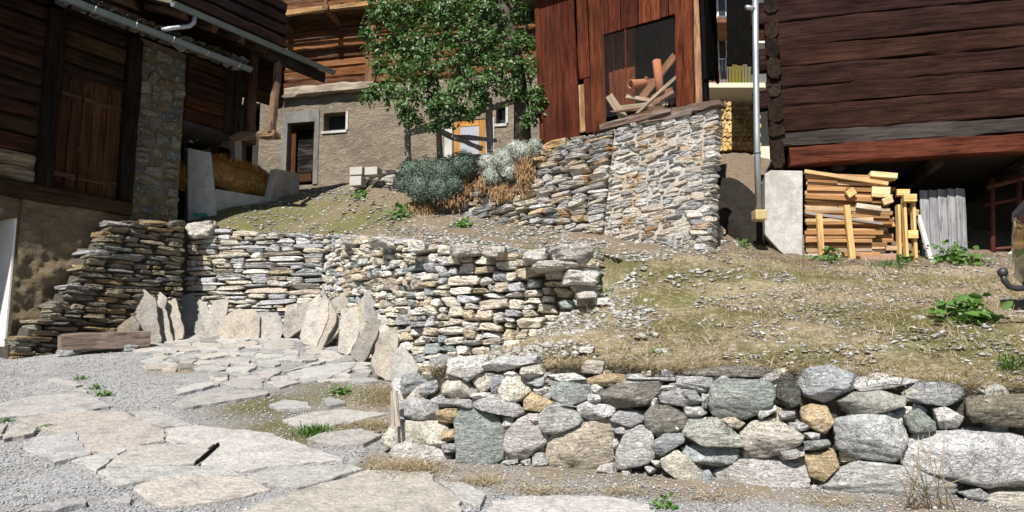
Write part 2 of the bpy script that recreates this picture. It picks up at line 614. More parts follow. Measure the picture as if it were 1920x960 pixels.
def pack(wall, parent, zbot, ztop, Lr, Hr, kinds, colors, matkey, depth=0.2, proud=0.03, tilt=0.03, u0=0.0, u1=None, slope=None, zref=0.0, name='stone', gap=0.006, left=None, dark=None):
    """skyline packing of stones. zbot, ztop functions of u"""
    u1 = wall.L if u1 is None else u1
    du = 0.02
    nb = max(2, int((u1 - u0) / du))
    us = u0 + (np.arange(nb) + 0.5) * du
    sky = np.array([zbot(u) for u in us])
    top = np.array([ztop(u) for u in us])
    done = sky >= top - 0.015
    made = 0
    ang = math.atan2(wall.d.y, wall.d.x)
    guard = 0
    while not done.all() and guard < 6000:
        guard += 1
        cur = np.where(done, 1e9, sky - (slope * us if slope else 0))
        i = int(np.argmin(cur))
        tol = Hr[0] * 0.8
        base = cur[i]
        a = i
        while a > 0 and not done[a - 1] and abs(cur[a - 1] - base) < tol:
            a -= 1
        b_ = i
        while b_ < nb - 1 and not done[b_ + 1] and abs(cur[b_ + 1] - base) < tol:
            b_ += 1
        run = (b_ - a + 1) * du
        lr = Lr(us[i]) if callable(Lr) else Lr
        hr = Hr(us[i]) if callable(Hr) else Hr
        L = random.uniform(*lr) if random.random() < 0.75 else random.uniform(lr[0], (lr[0] + lr[1]) / 2)
        if run < L + lr[0] * 0.7:
            L = run
        k = max(1, int(round(L / du)))
        if random.random() < 0.5:
            s = a
        else:
            s = b_ - k + 1
        e = s + k
        z0 = sky[s:e].max() if k < 4 else np.percentile(sky[s:e], 85)
        h = random.uniform(*hr)
        if k * du < 0.08:
            h = min(h, 0.08)
        h = min(h, max(0.035, k * du * 0.95))
        room = top[s:e].max() - z0
        if room < h * 1.35:
            h = max(0.03, room)
        uc = (us[s] + us[e - 1]) / 2
        zc = z0 + h / 2
        me = pooled(random.choice(kinds), matkey)
        dp = depth * random.uniform(0.8, 1.1)
        o = bpy.data.objects.new(name, me)
        p = wall.pt(uc, zc, random.uniform(-proud, proud) - dp / 2, zref)
        tl = random.gauss(0, tilt) + (math.atan(slope) if slope else 0)
        rot = Matrix.Rotation(ang + random.gauss(0, 0.04), 4, 'Z') @ Matrix.Rotation(-tl, 4, 'Y') @ Matrix.Rotation(random.gauss(0, 0.05), 4, 'X')
        fl = random.choice((-1, 1))
        sc = Matrix.Diagonal((k * du / 2 - gap * 0.3 + 0.004, dp / 2, h / 2 - gap * 0.3 + 0.002, 1)) @ Matrix.Rotation(math.pi if fl < 0 else 0, 4, 'Z')
        link(o, parent, Matrix.Translation(p) @ rot @ sc)
        c = jit(random.choice(colors(uc, zc) if callable(colors) else colors))
        o.color = (*c, 1)
        sky[s:e] = z0 + h
        done = sky >= top - 0.02
        made += 1
    return made


def prism(name, front, back, mat, parent=None, color=None, bev=0.0, smooth=False):
    """closed solid between two equal-length polygons (world space)"""
    n = len(front)
    vs_ = list(front) + list(back)
    fs = [tuple(range(n)), tuple(reversed(range(n, 2 * n)))]
    for i in range(n):
        j = (i + 1) % n
        fs.append((j, i, i + n, j + n))
    o = worldmesh(name, vs_, fs, mat, parent, color, smooth)
    bm = bmesh.new()
    bm.from_mesh(o.data)
    bmesh.ops.recalc_face_normals(bm, faces=bm.faces)
    if bev:
        bmesh.ops.bevel(bm, geom=bm.edges[:], offset=bev, segments=2, affect='EDGES', profile=0.6, clamp_overlap=True)
    bm.to_mesh(o.data)
    bm.free()
    return o


def box(name, c, sx, sy, sz, mat, parent=None, color=None, rz=0.0, bev=0.0):
    """box with centre of base c; world aligned then rotated by rz"""
    bm = bmesh.new()
    bmesh.ops.create_cube(bm, size=1)
    bmesh.ops.scale(bm, vec=(sx, sy, sz), verts=bm.verts)
    bmesh.ops.translate(bm, vec=(0, 0, sz / 2), verts=bm.verts)
    if bev:
        bmesh.ops.bevel(bm, geom=bm.edges[:], offset=bev, segments=2, affect='EDGES', profile=0.6)
    me = bpy.data.meshes.new(name)
    bm.to_mesh(me)
    bm.free()
    return place(name, me, mat, parent, Matrix.Translation(Vector(c)) @ Matrix.Rotation(rz, 4, 'Z'), color)


def beam(name, p0, p1, w, h, mat, parent=None, color=None, rough=0.008, up=(0, 0, 1), seg=None, cham=0.2, wav=1.0, taper=1.0):
    """timber along local X from p0 to p1: w across, h along `up`; uneven edges"""
    p0, p1 = Vector(p0), Vector(p1)
    X = p1 - p0
    L = X.length
    X.normalize()
    up = Vector(up)
    Yv = up.cross(X)
    if Yv.length < 1e-4:
        Yv = Vector((0, 1, 0)).cross(X)
    Yv.normalize()
    Z = X.cross(Yv)
    seg = seg or max(1, min(36, int(L / 0.12)))
    c = cham * min(w, h)
    sec = [(-w / 2, -h / 2 + c), (-w / 2, h / 2 - c), (-w / 2 + c, h / 2), (w / 2 - c, h / 2), (w / 2, h / 2 - c), (w / 2, -h / 2 + c), (w / 2 - c, -h / 2), (-w / 2 + c, -h / 2)]
    ph = [[random.uniform(0, 6.28) for _ in range(3)] for _ in range(8)]
    vs_, fs = [], []
    for i in range(seg + 1):
        x = L * i / seg
        tp = 1 + (taper - 1) * i / seg
        for k, (a, b) in enumerate(sec):
            e = rough * wav * (math.sin(x * 1.7 + ph[k // 2][0]) + 0.6 * math.sin(x * 5.3 + ph[k][1]) + 0.4 * math.sin(x * 13 + ph[k][2]))
            e += rough * random.uniform(-0.4, 0.4)
            l = math.hypot(a, b) or 1
            ex = random.uniform(-1, 1) * rough * 1.5 if i in (0, seg) else 0
            vs_.append((x + ex, a * tp + e * a / l, b * tp + e * b / l))
    for i in range(seg):
        for k in range(8):
            j = (k + 1) % 8
            fs.append((i * 8 + k, i * 8 + j, (i + 1) * 8 + j, (i + 1) * 8 + k))
    fs.append(tuple(range(7, -1, -1)))
    fs.append(tuple(range(seg * 8, seg * 8 + 8)))
    me = mesh(name, vs_, fs)
    bm = bmesh.new()
    bm.from_mesh(me)
    bmesh.ops.recalc_face_normals(bm, faces=bm.faces)
    bm.to_mesh(me)
    bm.free()
    mw = Matrix((X, Yv, Z)).transposed().to_4x4()
    mw.translation = p0
    return place(name, me, mat, parent, mw, color)


def tube(name, pts, r, mat, parent=None, color=None, sides=10, caps=True, hollow=False):
    pts = [Vector(p) for p in pts]
    vs_, fs = [], []
    n = len(pts)
    prev = None
    for i, p in enumerate(pts):
        t = (pts[min(i + 1, n - 1)] - pts[max(i - 1, 0)]).normalized()
        ref = prev if prev is not None else (Vector((0, 0, 1)) if abs(t.z) < 0.9 else Vector((1, 0, 0)))
        a = t.cross(ref).cross(t)
        a.normalize()
        prev = a
        b = t.cross(a)
        rr = r[i] if isinstance(r, (list, tuple)) else r
        for k in range(sides):
            q = 2 * math.pi * k / sides
            vs_.append(p + a * (math.cos(q) * rr) + b * (math.sin(q) * rr))
    for i in range(n - 1):
        for k in range(sides):
            j = (k + 1) % sides
            fs.append((i * sides + k, i * sides + j, (i + 1) * sides + j, (i + 1) * sides + k))
    if caps:
        fs.append(tuple(range(sides - 1, -1, -1)))
        fs.append(tuple(range((n - 1) * sides, n * sides)))
    o = worldmesh(name, vs_, fs, mat, parent, color, True)
    return o


def slab_from_poly(name, pts, nrm, thick, mat, parent=None, color=None, rough=0.012, bev=0.012, sub=4):
    """irregular stone plate: polygon (world pts) roughened, extruded along -nrm"""
    nrm = Vector(nrm).normalized()
    out = []
    n = len(pts)
    for i in range(n):
        a, b = Vector(pts[i]), Vector(pts[(i + 1) % n])
        e = (b - a)
        L = e.length
        side = e.cross(nrm).normalized() if L > 0 else Vector()
        m = max(1, min(sub + 3, int(L / 0.07)))
        for k in range(m):
            f = k / m
            q = a + e * f
            am = rough * (1.0 if k else 0.5)
            out.append(q + side * random.uniform(-am, am))
    back = [p - nrm * (thick * random.uniform(0.85, 1.1)) for p in out]
    return prism(name, out, back, mat, parent, color, bev)


# scattered shards / blades as one mesh ("stuff")
def shards(name, pts, size, flat, mat, parent=None, seed=1):
    r = np.random.default_rng(seed)
    n = len(pts)
    base = np.array([[1, 0, 0], [0, 1, 0], [-1, 0, 0], [0, -1, 0], [0, 0, 1], [0, 0, -1]], float)
    fc = np.array([[0, 1, 4], [1, 2, 4], [2, 3, 4], [3, 0, 4], [1, 0, 5], [2, 1, 5], [3, 2, 5], [0, 3, 5]])
    sz = size[0] + (size[1] - size[0]) * r.random(n) ** 3
    V = base[None] * r.uniform(0.6, 1.3, (n, 6, 3))
    V = V * sz[:, None, None]
    V[:, :, 0] *= r.uniform(0.8, 1.6, (n, 1))
    V[:, :, 2] *= flat * r.uniform(0.6, 1.4, (n, 1))
    a = r.uniform(0, 6.28, n)
    tl = r.normal(0, 0.25, n)
    x, y, z = V[..., 0].copy(), V[..., 1].copy(), V[..., 2].copy()
    z2 = z + x * np.sin(tl)[:, None]
    X = x * np.cos(a)[:, None] - y * np.sin(a)[:, None]
    Y = x * np.sin(a)[:, None] + y * np.cos(a)[:, None]
    V = np.stack([X, Y, z2], -1) + np.asarray(pts)[:, None, :]
    Fq = (fc[None] + (np.arange(n) * 6)[:, None, None]).reshape(-1, 3)
    return fromarrays(name, V.reshape(-1, 3), Fq, mat, parent)


def blades(name, pts, length, width, mat, lie=0.7, parent=None, seed=1, droop=0.3, dirs=None):
    """grass blades: two-quad strips; lie=1 flat on the ground, 0 upright"""
    r = np.random.default_rng(seed)
    pts = np.asarray(pts, float)
    n = len(pts)
    az = r.uniform(0, 6.28, n)
    el = np.clip(r.normal((1 - lie) * 1.3, 0.22, n), 0.03, 1.5)
    L = r.uniform(length[0], length[1], n)
    w = r.uniform(width[0], width[1], n)
    d = np.stack([np.cos(az) * np.cos(el), np.sin(az) * np.cos(el), np.sin(el)], -1)
    if dirs is not None:
        d = dirs + r.normal(0, 0.3, (n, 3))
        d /= np.linalg.norm(d, axis=1)[:, None]
    sd = np.stack([-np.sin(az), np.cos(az), np.zeros(n)], -1)
    mid = pts + d * (L * 0.55)[:, None]
    end = pts + d * L[:, None]
    end[:, 2] -= L * droop * r.uniform(0.3, 1, n)
    V = np.stack([pts - sd * w[:, None] / 2, pts + sd * w[:, None] / 2, mid + sd * w[:, None] / 2.2, mid - sd * w[:, None] / 2.2, end + sd * w[:, None] * 0.1, end - sd * w[:, None] * 0.1], 1)
    fc = np.array([[0, 1, 2, 3], [3, 2, 4, 5]])
    Fq = (fc[None] + (np.arange(n) * 6)[:, None, None]).reshape(-1, 4)
    return fromarrays(name, V.reshape(-1, 3), Fq, mat, parent)


def leaves(name, pts, nrm, size, mat, parent=None, seed=1, spread=0.7, aspect=0.6):
    """leaf plates: six-corner folded leaf at each point"""
    r = np.random.default_rng(seed)
    pts = np.asarray(pts, float)
    n = len(pts)
    nn = np.asarray(nrm, float) + r.normal(0, spread, (n, 3))
    nn /= np.linalg.norm(nn, axis=1)[:, None]
    t = r.normal(size=(n, 3))
    t[:, 2] -= 0.5
    t -= (t * nn).sum(1)[:, None] * nn
    t /= np.linalg.norm(t, axis=1)[:, None]
    b = np.cross(nn, t)
    s = r.uniform(size[0], size[1], n)[:, None]
    k = aspect * s / 2
    q0 = pts
    q1 = pts + t * s * 0.35 + b * k + nn * s * 0.10
    q2 = pts + t * s * 0.75 + b * k * 0.8 + nn * s * 0.06
    q3 = pts + t * s - nn * s * 0.08
    q4 = pts + t * s * 0.75 - b * k * 0.8 + nn * s * 0.06
    q5 = pts + t * s * 0.35 - b * k + nn * s * 0.10
    V = np.stack([q0, q1, q2, q3, q4, q5], 1)
    fc = np.array([[0, 1, 2, 3], [0, 3, 4, 5]])
    Fq = (fc[None] + (np.arange(n) * 6)[:, None, None]).reshape(-1, 4)
    return fromarrays(name, V.reshape(-1, 3), Fq, mat, parent)

# ------------------------------------------------------------------ terrain
NA = onpath(735, 858).xy
NB = onpath(1905, 948).xy
ND = (NB - NA).normalized()
NBX = NA + ND * 9.0
M0 = xy(346, 540, 12.7)
M1 = xy(605, 540, 12.0)
M2 = xy(790, 660, 8.9)
M3 = xy(1122, 530, 7.85)
PC = xy(1335, 460, 9.5)            # foot of the shed plinth, right corner
PD = Vector((-1.43, 1.0)).normalized()
PL = PC + PD * 6.4                 # far left end of the garden wall
# left barn plane
W0 = Vector((-6.8, 10.5))
WD = Vector((0.53, 0.848)).normalized()
WN = Vector((WD.y, -WD.x))


def lb(t, off, z):
    q = W0 + WD * t + WN * off
    return Vector((q.x, q.y, z))


def lbpix(px, py, off=0.0):
    q = W0 + WN * off
    p = hit(px, py, (q.x, q.y, 0), (WN.x, WN.y, 0))
    return (Vector((p.x, p.y)) - W0).dot(WD), p.z


def tps(pts):
    A = np.array([[p[0], p[1]] for p in pts])
    z = np.array([p[2] for p in pts])
    n = len(A)

    def k(r):
        return np.where(r > 1e-9, r * r * np.log(np.maximum(r, 1e-9)), 0)
    D = np.linalg.norm(A[:, None] - A[None], axis=2)
    K = k(D) + np.eye(n) * 0.02
    Pm = np.hstack([np.ones((n, 1)), A])
    Mx = np.vstack([np.hstack([K, Pm]), np.hstack([Pm.T, np.zeros((3, 3))])])
    sol = np.linalg.solve(Mx, np.concatenate([z, np.zeros(3)]))

    def f(x, y):
        q = np.stack([x, y], -1)
        d = np.linalg.norm(q[:, None] - A[None], axis=2)
        return k(d) @ sol[:n] + sol[n] + sol[n + 1] * x + sol[n + 2] * y
    return f


nw_plane = Wall(NA, NBX)
near_n = nw_plane.n


def nwtop(px, py):
    u, z = nw_plane.pix(px, py)
    q = nw_plane.pt(u, z, -0.3)
    return q


share = [P(1140, 492, 8.7), P(1230, 478, 9.1), P(1335, 472, 9.45)]
bankpts = [nwtop(*q) for q in ((760, 700), (850, 698), (1000, 700), (1250, 702), (1500, 706), (1700, 722), (1900, 745))]
bankpts += [P(880, 681, 8.55), P(1000, 632, 8.2), P(1110, 574, 7.9), P(1150, 560, 7.75), P(800, 690, 8.8), P(1290, 478, 9.3),
            P(1470, 487, 10.15), P(1600, 492, 10.0), P(1700, 494, 9.95), P(1850, 500, 9.8), P(1300, 620, 6.35), P(1500, 620, 6.1), P(1400, 560, 7.55),
            P(1250, 560, 7.65), P(1700, 560, 7.2), P(1900, 624, 5.6), P(1920, 560, 7.2), P(1400, 455, 10.6), P(1390, 380, 12.0), P(1380, 287, 14.2),
            P(1100, 650, 6.0), Vector((6.5, 9.0, 2.6)), Vector((6.0, 4.6, 1.35)), Vector((7, 13, 4.0)), Vector((3.5, 18, 4.6))] + share
uppts = [P(350, 428, 12.9), P(480, 436, 12.5), P(600, 442, 12.15), P(700, 450, 10.6), P(800, 457, 9.05), P(950, 467, 8.5), P(1115, 474, 8.05),
         P(1200, 452, 10.1), P(1000, 432, 11.0), P(830, 406, 12.0), P(745, 385, 12.6), P(660, 362, 13.3), P(560, 376, 14.2), P(590, 346, 17.6), P(520, 348, 17.9),
         P(400, 405, 13.2), P(450, 390, 13.6), P(500, 372, 15.0), P(700, 420, 11.9), P(600, 400, 13.3)] + share
fB, fU = tps(bankpts), tps(uppts)
GARDEN_Z = P(1010, 262, 11.3).z - 0.05


def inside(poly, x, y):
    c = np.zeros(len(x), bool)
    n = len(poly)
    for i in range(n):
        x1, y1 = poly[i]
        x2, y2 = poly[(i + 1) % n]
        cr = ((y1 > y) != (y2 > y))
        xi = (x2 - x1) * (y - y1) / ((y2 - y1) or 1e-9) + x1
        c ^= cr & (x < xi)
    return c


def back(p, d):
    return (p.x + d[0], p.y + d[1])


wi = 0.16
poly_path = [(-90, -90), (90, -90), (90, 3.2), tuple(NBX + Vector((0, wi))), tuple(NA + Vector((wi, wi))), tuple(M2 + Vector((wi, wi * 0.6))), tuple(M1 + Vector((wi, wi))),
             tuple(M0 + Vector((-0.1, wi))), tuple((W0 + WD * 2.0 + WN * 0.3)), tuple(W0 + WD * 2 - WN * 12), (-90, 20)]
gb = Vector((-PD.y, PD.x))
gb = gb if gb.y > 0 else -gb
gP, gL_ = PC + gb * 0.62 + PD * 0.25, PL + gb * 0.62
poly_up = [tuple(M0 + Vector((-0.1, wi))), tuple(M1 + Vector((wi, wi))), tuple(M2 + Vector((wi, wi * 0.6))), tuple(M3 + Vector((0.02, wi))), tuple(PC + Vector((0.1, -0.1))),
           tuple(gP), tuple(gL_), tuple(PL + Vector((0.2, 6.0))), (-3.0, 90), (-90, 90), (-90, 20), tuple(W0 + WD * 2 - WN * 12), tuple((W0 + WD * 2.0 + WN * 0.3))]
gn = Vector((PD.y, -PD.x))
gn = -gn if gn.y < 0 else gn
poly_garden = [tuple(gP), tuple(gL_), tuple(PL + Vector((0.2, 6.0))), (2.6, 17.5), (2.95, 14), tuple(PC + Vector((0.35, 1.1)))]


def height(x, y):
    x = np.asarray(x, float)
    y = np.asarray(y, float)
    cx = np.clip(x, -9, 8)
    cy = np.clip(y, 2.0, 19.0)
    path = SLOPE * y
    zb = np.clip(fB(cx, cy), -1, 6)
    zu = np.clip(fU(cx, cy), 0.5, 5.2)
    z = np.where(inside(poly_path, x, y), path, zb + 0.15 * (y - cy))
    up = inside(poly_up, x, y)
    z = np.where(up, zu + 0.15 * (y - cy), z)
    ga = inside(poly_garden, x, y)
    z = np.where(ga, GARDEN_Z + 0.05 * (cy - 11), z)
    return z


def hz(x, y):
    return float(height(np.array([x]), np.array([y]))[0])


def smooth_noise(x, y, f, seed):
    r = np.random.default_rng(seed)
    o = np.zeros_like(x)
    for k in range(7):
        a = r.uniform(0, 6.28)
        w = f * (1.35 ** k)
        o += np.sin((x * np.cos(a) + y * np.sin(a)) * w + r.uniform(0, 6.28)) / (1.2 ** k)
    return o / 3


fx = np.arange(-8.6, 8.0, 0.065)
fy = np.arange(3.2, 19.0, 0.065)
gx = np.concatenate([[-120, -80, -50, -30, -20, -14, -11], fx, [9, 11, 15, 22, 35, 60, 120]])
gy = np.concatenate([[-60, -30, -12, -5, 0, 1.5, 2.4], fy, [20, 22, 26, 34, 50, 80, 140]])
GX, GY = np.meshgrid(gx, gy)
hx, hy = GX.ravel(), GY.ravel()
hh = height(hx, hy)
ispath = inside(poly_path, hx, hy)
isup = inside(poly_up, hx, hy)
hh = hh + smooth_noise(hx, hy, 5.0, 3) * np.where(ispath, 0.006, 0.034) + smooth_noise(hx, hy, 19.0, 4) * np.where(ispath, 0.002, 0.007)
nx, ny = len(gx), len(gy)
ii = np.arange(nx * ny).reshape(ny, nx)
quads = np.stack([ii[:-1, :-1], ii[:-1, 1:], ii[1:, 1:], ii[1:, :-1]], -1).reshape(-1, 4)
qc = quads
inb = (hx > -9) & (hx < 3.6) & (hy > 2.3) & (hy < 13.5) & ispath
qpath = inb[qc].all(axis=1)
gverts = np.stack([hx, hy, hh], -1)


def subsheet(name, qs):
    used_, inv = np.unique(qs, return_inverse=True)
    o_ = fromarrays(name, gverts[used_], inv.reshape(qs.shape), M['ground'], smooth=True)
    return o_, used_


ground, gused = subsheet('ground', quads[~qpath])
path, pused = subsheet('path', quads[qpath])
tag(path, kind='structure')
tag(ground, kind='structure')
zone = np.zeros((nx * ny, 4), np.float32)
zone[:, 3] = 1
zone[:, 0] = np.where(ispath, 1.0, 0.0)
zone[:, 1] = np.where(~ispath & ~isup, 1.0, 0.0)
zone[:, 1] = np.where(isup, 0.25, zone[:, 1])


def blob(px, py, rx, ry, Y=None):
    """soft patch around the ground point under a pixel; rx, ry in metres"""
    if Y is None:
        c = onpath(px, py)
    else:
        c = P(px, py, Y)
    return np.exp(-(((hx - c.x) / rx) ** 2 + ((hy - c.y) / ry) ** 2))


moss = np.zeros(nx * ny)
for q in ((500, 760, 0.45, 0.5), (560, 800, 0.5, 0.3), (640, 700, 0.5, 0.8), (680, 740, 0.6, 0.4), (590, 820, 0.4, 0.2)):
    b_ = blob(*q)
    moss = np.maximum(moss, b_ * 1.3)
    zone[:, 0] *= (1 - np.clip(b_ * 1.2, 0, 1))
for q in ((460, 415, 0.9, 0.5, 12.6), (560, 395, 1.0, 0.7, 13.4), (590, 430, 0.9, 0.35, 11.9), (1150, 500, 0.5, 0.6, 8.6), (1250, 560, 0.6, 0.5, 7.6), (1680, 520, 1.0, 0.5, 8.7), (1850, 700, 0.4, 0.2, 5.0), (1400, 600, 0.5, 0.4, 6.8), (1000, 470, 0.9, 0.3, 8.9), (480, 400, 1.2, 0.9, 13.4), (640, 420, 1.2, 0.6, 12.2), (1330, 520, 1.2, 0.35, 8.3), (1560, 520, 1.2, 0.4, 8.6), (1290, 610, 0.5, 0.3, 6.6), (1560, 590, 0.6, 0.35, 6.7), (1700, 600, 0.5, 0.5, 6.2), (1800, 650, 0.7, 0.4, 5.6), (1500, 660, 0.5, 0.2, 5.6)):
    moss = np.maximum(moss, blob(*q) * 1.15)
for q in ((720, 740, 0.45, 0.8), (700, 800, 0.6, 0.3), (350, 690, 0.35, 0.35)):
    b_ = blob(*q)
    zone[:, 1] = np.maximum(zone[:, 1], np.clip(b_ * 1.3, 0, 1) * 0.9)
    zone[:, 0] *= (1 - np.clip(b_ * 1.2, 0, 1))
# earth and dry grass along the foot of the boulder wall
df = (hx - NA.x) * near_n.x + (hy - NA.y) * near_n.y
ft = np.exp(-((df - 0.1) / 0.24) ** 2) * (hx > NA.x - 0.2) * ispath
ft = ft * np.clip(0.75 + 0.5 * smooth_noise(hx, hy, 6.0, 61), 0, 1)
zone[:, 0] *= (1 - ft)
zone[:, 1] = np.maximum(zone[:, 1], ft * 0.55)
zone[:, 2] = np.clip(moss, 0, 1)
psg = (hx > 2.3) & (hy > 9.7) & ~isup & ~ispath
zone[psg, 1] = 0.12  # dry turf cut back so dark soil mimics the passage shadow
for o_, u_ in ((ground, gused), (path, pused)):
    ca = o_.data.color_attributes.new("zone", 'FLOAT_COLOR', 'POINT')
    ca.data.foreach_set("color", zone[u_].ravel())

# ------------------------------------------------------------------ paved path: gravel stuff + flagstones
FL = []


def zpoly(x0, y0, s, pts):
    return [(x0 + x / s, y0 + y / s) for x, y in pts]


c_l, c_g, c_t, c_p = (0.43, 0.417, 0.40), (0.37, 0.365, 0.36), (0.425, 0.395, 0.355), (0.42, 0.40, 0.38)
for col, pts in (
        (c_l, [(-60, 320), (180, 270), (490, 240), (560, 260), (650, 325), (500, 348), (100, 378), (-60, 400)]),
        (c_t, [(110, 395), (300, 370), (560, 352), (745, 362), (850, 415), (985, 460), (985, 525), (640, 590), (525, 575), (470, 478), (310, 472)]),
        (c_g, [(140, 560), (200, 510), (455, 480), (505, 560), (540, 610), (330, 655), (200, 600)]),
        (c_l, [(770, 357), (900, 340), (1150, 432), (985, 445), (860, 408)]),
        (c_p, [(640, 678), (800, 562), (1290, 548), (1165, 662), (880, 678)]),
        (c_l, [(430, 650), (640, 598), (785, 563), (625, 676), (580, 715)]),
        (c_l, [(590, 712), (660, 690), (1180, 684), (1330, 692), (1430, 730), (1180, 728), (870, 768), (700, 800)]),
        (c_t, [(800, 820), (880, 775), (1180, 737), (1480, 745), (1620, 822), (1300, 890), (1050, 920), (880, 880)]),
        (c_l, [(1000, 462), (1150, 442), (1600, 482), (1830, 560), (2050, 640), (1600, 680), (1440, 712), (1200, 668), (1310, 548), (1010, 540)]),
        (c_t, [(-30, 430), (50, 432), (-10, 510)]), (c_t, [(20, 518), (55, 455), (110, 428), (220, 452), (200, 482)]),
        (c_g, [(200, 920), (500, 872), (520, 900), (330, 945), (200, 948)]), (c_g, [(660, 885), (780, 852), (772, 900)]),
        (c_l, [(280, 170), (340, 155), (490, 192), (450, 204)]), (c_l, [(370, 230), (500, 208), (525, 236)]), (c_g, [(70, 850), (130, 840), (160, 855), (100, 862)])):
    FL.append((col, zpoly(0, 660, 3.2, pts)))
for col, pts in (
        (c_l, [(200, 180), (420, 112), (880, 108), (960, 132), (760, 190), (540, 248), (400, 240)]),
        (c_t, [(120, 425), (600, 256), (1000, 145), (1385, 158), (1440, 235), (1590, 335), (1560, 500), (60, 520)]),
        (c_l, [(1455, 215), (1600, 222), (1745, 290), (1720, 368), (1610, 338)]),
        (c_l, [(1760, 420), (1800, 342), (2060, 305), (2500, 310), (2800, 360), (2860, 460), (1740, 520)])):
    FL.append((col, zpoly(400, 840, 3.43, pts)))
for col, pts in (
        (c_p, [(-30, 455), (150, 390), (500, 345), (730, 348), (715, 380), (350, 440), (60, 482)]),
        (c_l, [(0, 342), (150, 290), (330, 277), (340, 300), (120, 350), (0, 372)]),
        (c_p, [(370, 290), (600, 212), (690, 260), (700, 322), (500, 330)]),
        (c_p, [(640, 210), (790, 166), (845, 190), (740, 255)]),
        (c_l, [(890, 212), (1050, 162), (1440, 122), (1400, 170), (1200, 248), (950, 245)]),
        (c_l, [(730, 282), (900, 247), (990, 280), (830, 322)]),
        (c_g, [(740, 460), (860, 422), (1050, 440), (1080, 480), (820, 497)]),
        (c_g, [(1170, 412), (1250, 402), (1360, 450), (1230, 470)]),
        (c_p, [(850, 582), (1100, 522), (1350, 502), (1690, 532), (1400, 600), (1000, 652)]),
        (c_p, [(1060, 732), (1200, 682), (1480, 652), (1650, 702), (1500, 770), (1250, 780)]),
        (c_l, [(150, 152), (300, 142), (400, 170), (340, 190), (160, 180)]),
        (c_l, [(410, 165), (620, 130), (640, 160), (560, 200), (400, 200)]), (c_l, [(860, 195), (1180, 100), (1190, 118), (1040, 160)]),
        (c_l, [(640, 110), (800, 100), (830, 130), (790, 155), (660, 150)]), (c_t, [(160, 60), (420, 40), (430, 62), (200, 100)])):
    FL.append((col, zpoly(330, 650, 4.267, pts)))
upn = Vector((0, -SLOPE, 1)).normalized()
for col, pts in FL:
    lift = random.uniform(0.02, 0.042)
    mx_, my_ = sum(p[0] for p in pts) / len(pts), sum(p[1] for p in pts) / len(pts)
    pts = [(mx_ + (x - mx_) * 1.015, my_ + (y - my_) * 1.035) for x, y in pts]
    w = [onpath(x, y, lift) for x, y in pts]
    slab_from_poly('flagstone', w, upn, 0.07, M['flag'], path, jit(tuple(0.83 * k_ for k_ in col), 0.12), rough=0.02, bev=0.007)
# small paving pieces in front of the upright slabs
used = [(sum(p[0] for p in q) / len(q), sum(p[1] for p in q) / len(q)) for _, q in FL]
cnt = 0
tries = 0
while cnt < 150 and tries < 6000:
    tries += 1
    px, py = random.uniform(285, 690), random.uniform(628, 712)
    if px < 400 and py > 690:
        continue
    if py < 640 + max(0, (px - 560)) * 0.32 and px > 540:
        continue
    sx, sy = random.uniform(16, 42), random.uniform(4, 8)
    if any(abs(px - u[0]) < (sx + 22) and abs(py - u[1]) < sy + 4 for u in used[:len(FL)]):
        continue
    if any(abs(px - u[0]) < sx * 1.12 and abs(py - u[1]) < sy * 1.15 for u in used[len(FL):]):
        continue
    used.append((px, py))
    k = random.randint(5, 7)
    ph = random.uniform(0, 6.28)
    sk = random.uniform(-0.6, 0.6)
    pts = []
    for i in range(k):
        a = ph + 6.283 * i / k
        rr = random.uniform(0.8, 1.1)
        dy = math.sin(a) * sy * rr
        pts.append((px + math.cos(a) * sx * rr + sk * dy * 2, py + dy))
    w = [onpath(x, y, random.uniform(0.015, 0.04)) for x, y in pts]
    slab_from_poly('flagstone', w, upn, 0.06, M['flag'], path, jit(tuple(0.85 * k_ for k_ in random.choice([c_l, c_g, c_t, c_p, (0.28, 0.275, 0.27)])), 0.12), rough=0.012, bev=0.006, sub=2)
    cnt += 1
# gravel chips on the path
npz = 34000
gxp = rng.uniform(-7.5, 4.4, npz * 3)
gyp = 4.2 + rng.random(npz * 3) ** 1.5 * 7.5
ok = inside(poly_path, gxp, gyp) & (np.abs(gxp / gyp) < 0.72)
gxp, gyp = gxp[ok][:npz], gyp[ok][:npz]
gv = shards('gravel', np.stack([gxp, gyp, height(gxp, gyp) + 0.004], -1), (0.005, 0.015), 0.6, M['gravelchips'], seed=5)
tag(gv, 'loose grey gravel chips between the flagstones of the path', 'gravel', kind='stuff')

# ------------------------------------------------------------------ near boulder wall (traced stone by stone)
near = Wall(NA, NBX)
nz0 = SLOPE * NA.y
bw = place('boulder_wall', mesh('core', [(0, 0, 0)], []), M['core'])
corev, coref = [], []
for k, u in enumerate(np.linspace(0.22, 7.6, 40)):
    q0, q1 = near.pt(u, 0, -0.17), near.pt(u, 0, -0.42)
    px_u = 735 + u * 290
    zt = hz(*(near.pt(u, 0, -0.45).xy)) - 0.05
    zb_ = SLOPE * q0.y - 0.2
    corev += [(q0.x, q0.y, zb_), (q0.x, q0.y, zt), (q1.x, q1.y, zt), (q1.x, q1.y, zb_)]
    if k:
        a = (k - 1) * 4
        for e in range(4):
            f_ = (e + 1) % 4
            coref.append((a + e, a + f_, a + 4 + f_, a + 4 + e))
coref += [(0, 1, 2, 3), (156, 157, 158, 159)]
bw.data = mesh('boulder_wall', corev, coref)
bw.data.materials.append(M['core'])
tag(bw, 'low rough wall of large mixed boulders below the dry grass bank', 'stone wall')

